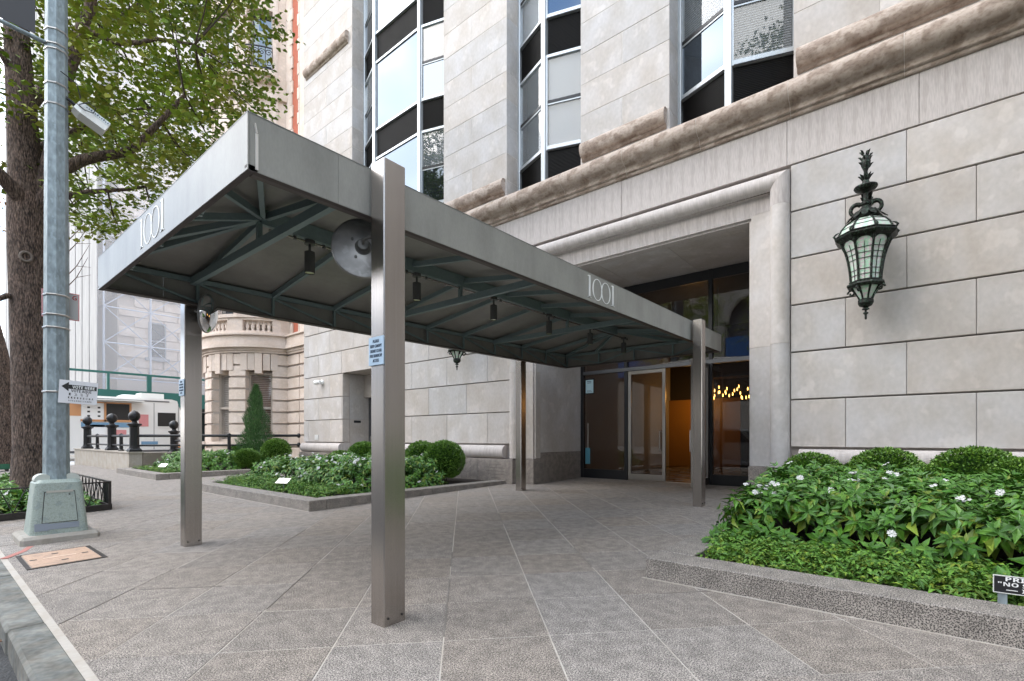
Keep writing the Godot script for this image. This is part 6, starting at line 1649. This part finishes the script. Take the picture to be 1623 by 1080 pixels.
func food_truck() -> void:
	var tk := thing("food_truck", "white food truck with orange serving window on the side street", "truck", Vector3(-30.0, -0.14, 0))
	var st := sm()
	extrude(st, PackedVector2Array([Vector2(1.2, 0.55), Vector2(8.05, 0.55), Vector2(9.9, 0.55), Vector2(9.9, 1.75), Vector2(9.1, 2.05), Vector2(8.75, 3.25), Vector2(8.5, 3.32), Vector2(1.2, 3.32)]), Vector3(-2.2, 0, 0), Vector3.FORWARD, Vector3.UP, Vector3(2.2, 0, 0)); obj("body", st, M.truck, tk)
	st = sm(); box(st, Vector3(0.0, 2.35, -4.9), Vector3(0.012, 3.1, -2.6)); obj("orange_panel", st, M.orange, tk)
	st = sm(); box(st, Vector3(0.013, 2.18, -5.72), Vector3(0.03, 2.98, -4.92)); obj("menu_board", st, M.white, tk)
	st = sm()
	for k in 6: box(st, Vector3(0.03, 2.32 + 0.2 * (k % 3), -5.6 + 0.38 * (k / 3)), Vector3(0.034, 2.4 + 0.2 * (k % 3), -5.5 + 0.38 * (k / 3)))
	obj("menu_print", st, M.black, tk)
	st = sm(); for e in [[2.1, 3.04, -6.8, -6.72], [2.1, 3.04, -5.82, -5.74], [2.1, 2.2, -6.72, -4.88], [2.98, 3.04, -6.72, -4.88]]: box(st, Vector3(0.012, e[0], e[2]), Vector3(0.045, e[1], e[3]))
	obj("window_frame", st, M.orange, tk)
	st = sm(); box(st, Vector3(0.002, 2.2, -6.72), Vector3(0.01, 2.98, -5.82)); obj("serving_window", st, M.black, tk)
	st = sm(); box(st, Vector3(0.0, 3.10, -7.2), Vector3(0.55, 3.16, -4.6)); obj("awning", st, M.white_plastic, tk)
	for e in [[M.blue_print, -6.9, -4.9, 1.84, 2.06], [M.pink_print, -6.6, -6.0, 1.45, 1.72], [M.white, -5.8, -5.2, 1.5, 1.95], [M.blue_print, -7.9, -7.2, 1.0, 1.15], [M.pink_print, -7.5, -7.1, 1.9, 2.5], [M.orange, -9.0, -8.5, 0.7, 1.0]]:
		st = sm(); box(st, Vector3(0.013, e[3], e[1]), Vector3(0.018, e[4], e[2])); obj("printed_panel", st, e[0], tk)
	st = sm(); box(st, Vector3(0.0, 1.86, -8.75), Vector3(0.02, 2.68, -7.82)); var cw := obj("cab_window", st, M.truck, tk)
	st = sm(); box(st, Vector3(0.02, 1.92, -8.68), Vector3(0.026, 2.62, -7.89)); obj("pane", st, M.black, cw)
	st = sm(); lathe(st, [[0.0, 3.3], [0.5, 3.3], [0.48, 3.42], [0.3, 3.5], [0.0, 3.52]], 14, Transform3D(Basis(), Vector3(-0.9, 0, -6.9))); box(st, Vector3(-1.4, 3.32, -8.3), Vector3(-0.5, 3.62, -7.3)); obj("roof_vent", st, M.white_plastic, tk)
	st = sm(); box(st, Vector3(0.0, 0.62, -9.7), Vector3(0.008, 0.72, -1.4)); box(st, Vector3(0.0, 3.16, -8.4), Vector3(0.02, 3.22, -1.3)); obj("trim_strip", st, M.grey_frame, tk)
	for z in [-7.75, -4.3, -8.82]: st = sm(); box(st, Vector3(0.0, 0.75, z), Vector3(0.004, 3.1, z + 0.025)); obj("panel_seam", st, M.grey_frame, tk)
	st = sm(); cb(st, Vector3(0.05, 1.9, -9.15), Vector3(0.22, 2.4, -9.0), 0.02); obj("wing_mirror", st, M.black, tk)
	for z in [-3.0, -8.7]:
		wheel(tk, Vector3(-0.1, 0.43, z), 0.43, 0.28, Vector3.RIGHT); wheel(tk, Vector3(-2.1, 0.43, z), 0.43, 0.28, Vector3.LEFT)

# ---------- what the glass mirrors: the far side of the avenue ----------
func across_avenue() -> void:
	var ms := thing("museum", "long stone museum front with arched windows and blue banners across the avenue", "building", Vector3(0, 0, 40))
	var st := sm(); box(st, Vector3(-75, -0.2, 1.2), Vector3(45, 22, 12)); obj("wall_core", st, M.room, ms)
	for k in 6:
		var xc := -56.5 + k * 14.0
		st = sm(); box(st, Vector3(xc - 7.0, -0.2, 0.0), Vector3(xc - 3.2, 20, 1.3)); box(st, Vector3(xc + 3.2, -0.2, 0.0), Vector3(xc + 7.0, 20, 1.3)); obj("pier", st, M.limewash, ms)
		st = sm(); box(st, Vector3(xc - 3.2, 18.0, 0.0), Vector3(xc + 3.2, 20, 1.3)); 
		var poly := PackedVector2Array([Vector2(-3.2, 5.0), Vector2(-3.2, 0.0)])
		for i in 2:
			var s := -1.0 if i == 0 else 1.0; var pp := PackedVector2Array([Vector2(s * 3.2, 14.8), Vector2(s * 3.2, 18.0), Vector2(0, 18.0)])
			for j in 13: var a := PI / 2 * (1.0 - j / 12.0); pp.append(Vector2(s * 3.2 * cos(a), 14.8 + 3.2 * sin(a)))
			extrude(st, pp, Vector3(xc, 0, 0), Vector3.RIGHT, Vector3.UP, Vector3(0, 0, 1.3))
		obj("spandrel", st, M.limewash, ms)
		var ring := sm(); var pts := []
		for j in 17: var a := PI * j / 16.0; pts.append(Vector3(xc + 3.0 * cos(a), 14.8 + 3.0 * sin(a), -0.1))
		tube(ring, pts, 0.4, 8); obj("arch_moulding", ring, M.limewash, ms)
		st = sm(); box(st, Vector3(xc - 3.2, -0.2, 0.3), Vector3(xc + 3.2, 8.8, 1.3)); obj("base_panel", st, M.limewash, ms)
		st = sm(); box(st, Vector3(xc - 3.0, 9.3, -0.2), Vector3(xc + 3.0, 13.0, -0.1)); obj("banner", st, M.banner_blue, ms)
	st = sm(); box(st, Vector3(-75, 20, -0.6), Vector3(45, 22, 1.2)); obj("cornice", st, M.limewash, ms)
	st = sm(); box(st, Vector3(-75, -0.3, 13), Vector3(60, 0.02, 40)); tag(obj("far_sidewalk", st, M.concrete), "pale concrete pavement before the museum front", "pavement", "", "structure")
	# unseen house added down the avenue to block sky light past the long planter
	var nh := thing("added_house", "plain pale stone house added out of view past the long planter to block sky light", "building", Vector3(5.4, 0, -8.7))
	st = sm(); box(st, Vector3(0, 0, -12), Vector3(42, 34, 0)); obj("wall", st, M.stone1, nh)
	st = sm(); box(st, Vector3(-0.1, 34, -12), Vector3(42.1, 34.8, 0.5)); obj("cornice", st, M.stone0, nh)
	for fl in 9:
		for k in 9:
			st = sm(); box(st, Vector3(2.2 + k * 4.5, 1.6 + fl * 3.6, 0.0), Vector3(3.8 + k * 4.5, 3.8 + fl * 3.6, 0.05)); var wf := obj("window", st, M.alu, nh)
			st = sm(); box(st, Vector3(2.3 + k * 4.5, 1.7 + fl * 3.6, 0.05), Vector3(3.7 + k * 4.5, 3.7 + fl * 3.6, 0.06)); obj("pane", st, M.sky_glass, wf)
	# parked pick-up car beside the camera side of the avenue
	var cr := thing("parked_car", "silver sport utility car on the avenue, seen mirrored in the entrance glass", "car", Vector3(-8.9, -0.145, 4.0))
	var bt := sm()
	extrude(bt, PackedVector2Array([Vector2(0, 0.45), Vector2(0.05, 0.95), Vector2(0.1, 1.05), Vector2(0.35, 1.72), Vector2(0.6, 1.78), Vector2(2.35, 1.76), Vector2(2.65, 1.68), Vector2(3.25, 1.12), Vector2(4.35, 1.02), Vector2(4.62, 0.90), Vector2(4.7, 0.62), Vector2(4.68, 0.38), Vector2(4.2, 0.30), Vector2(0.2, 0.30)]), Vector3(0, 0, -0.9), Vector3.RIGHT, Vector3.UP, Vector3(0, 0, 1.8)); obj("body", bt, M.car, cr)
	st = sm()
	for s in [-0.906, 0.902]: hexa(st, Vector3(0.4, 1.14, s), Vector3(1.7, 1.12, s), Vector3(1.7, 1.68, s), Vector3(0.55, 1.68, s), Vector3(0, 0, 0.004)); hexa(st, Vector3(1.78, 1.12, s), Vector3(3.05, 1.12, s), Vector3(2.55, 1.65, s), Vector3(1.78, 1.68, s), Vector3(0, 0, 0.004))
	obj("side_window", st, M.black, cr)
	st = sm(); hexa(st, Vector3(2.72, 1.66, -0.78), Vector3(3.26, 1.15, -0.84), Vector3(3.26, 1.15, 0.84), Vector3(2.72, 1.66, 0.78), Vector3(0.006, 0.006, 0)); obj("windscreen", st, mt(lin(0.10, 0.15, 0.14), 0.05, 0.5), cr)
	for s in [-0.72, 0.72]:
		st = sm(); cb(st, Vector3(4.52, 0.72, s - 0.18), Vector3(4.70, 0.90, s + 0.18), 0.03); obj("headlight", st, M.white_plastic, cr)
		st = sm(); cb(st, Vector3(-0.02, 0.85, s - 0.12), Vector3(0.08, 1.15, s + 0.12), 0.03); obj("tail_light", st, M.red_lamp, cr)
	for x in [0.95, 3.75]:
		wheel(cr, Vector3(x, 0.36, -0.82), 0.36, 0.24, Vector3.FORWARD); wheel(cr, Vector3(x, 0.36, 0.82), 0.36, 0.24, Vector3.BACK)

func security_camera() -> void:
	var sc := thing("security_camera", "small white dome camera on the limestone wall by the service doorway", "camera", Vector3(-15.15, 3.02, ZW))
	var st := sm(); lathe(st, [[0.0, 0.0], [0.09, 0.0], [0.09, 0.03], [0.05, 0.06], [0.04, 0.09]], 14, Transform3D(Basis(Vector3.RIGHT, PI / 2), Vector3.ZERO), true); obj("mount", st, M.white, sc)
	st = sm(); tube(st, [Vector3(0.02, 0.0, 0.10), Vector3(-0.14, -0.02, 0.20)], [0.075, 0.07], 14); obj("housing", st, M.white, sc)
	st = sm(); tube(st, [Vector3(-0.139, -0.02, 0.199), Vector3(-0.15, -0.021, 0.206)], [0.05, 0.05], 12); obj("lens", st, M.black, sc)

func sky_texture() -> ImageTexture:
	var w := 1024; var h := 512
	var n := noise(1.5, 5, 1, 3); var n2 := noise(5.0, 4, 1, 8)
	var out := PackedByteArray(); out.resize(w * h * 3)
	for j in h:
		var el := PI * (0.5 - (j + 0.5) / h)
		for i in w:
			var az := TAU * (i + 0.5) / w
			var d := Vector3(cos(el) * sin(az), sin(el), cos(el) * cos(az))
			var v := n.get_noise_3d(d.x, d.y * 1.8, d.z) + n2.get_noise_3d(d.x, d.y * 1.8, d.z) * 0.25
			var cl := smoothstep(-0.34, 0.20, v)
			var blue := Color(0.50, 0.62, 0.78).lerp(Color(0.76, 0.80, 0.84), pow(1.0 - clampf(d.y, 0, 1), 4.0))
			var c := blue.lerp(Color(0.945, 0.94, 0.93), cl * 0.92 + 0.04)
			if d.y < 0: c = Color(0.45, 0.44, 0.43)
			var o := (j * w + i) * 3
			out[o] = int(c.r * 255); out[o + 1] = int(c.g * 255); out[o + 2] = int(c.b * 255)
	return ImageTexture.create_from_image(Image.create_from_data(w, h, false, Image.FORMAT_RGB8, out))

func _ready() -> void:
	# camera: level, lens shifted upwards
	var cam := Camera3D.new(); cam.name = "camera"
	cam.position = Vector3(0, 1.2, 0); cam.rotation.y = deg_to_rad(39.49)
	cam.near = 0.05; cam.far = 400.0
	cam.set_frustum(0.05 * 1080.0 / 780.0, Vector2(0.0, 0.05 * 154.0 / 780.0), 0.05, 400.0)
	add_child(cam); cam.current = true
	# bright broken cloud
	var sky := Sky.new(); var pm := PanoramaSkyMaterial.new(); pm.panorama = sky_texture(); pm.energy_multiplier = 2.0; sky.sky_material = pm
	var env := Environment.new(); env.background_mode = Environment.BG_SKY; env.sky = sky
	env.tonemap_mode = Environment.TONE_MAPPER_LINEAR; env.tonemap_exposure = 2.6
	env.ssao_enabled = true; env.ssil_enabled = true; env.sdfgi_enabled = true
	var we := WorldEnvironment.new(); we.name = "world_environment"; we.environment = env; add_child(we)
	var sun := DirectionalLight3D.new(); sun.name = "sun"; sun.light_energy = 0.4; sun.light_angular_distance = 55.0; sun.light_color = Color(1.0, 0.975, 0.95); sun.shadow_enabled = true
	add_child(sun); sun.look_at_from_position(Vector3(-13, 15, 14), Vector3.ZERO)
	materials()
	ground()
	building()
	mansion()
	background()
	across_avenue()
	canopy()
	lantern("ornate bronze lantern with milky leaded glass beside the portal, above the long planter", -0.53)
	lantern("bronze lantern partly hidden behind the canopy, only its scrolled bottom showing", -8.30)
	gardens()
	tree_pit()
	trees()
	lamp_pole()
	security_camera()
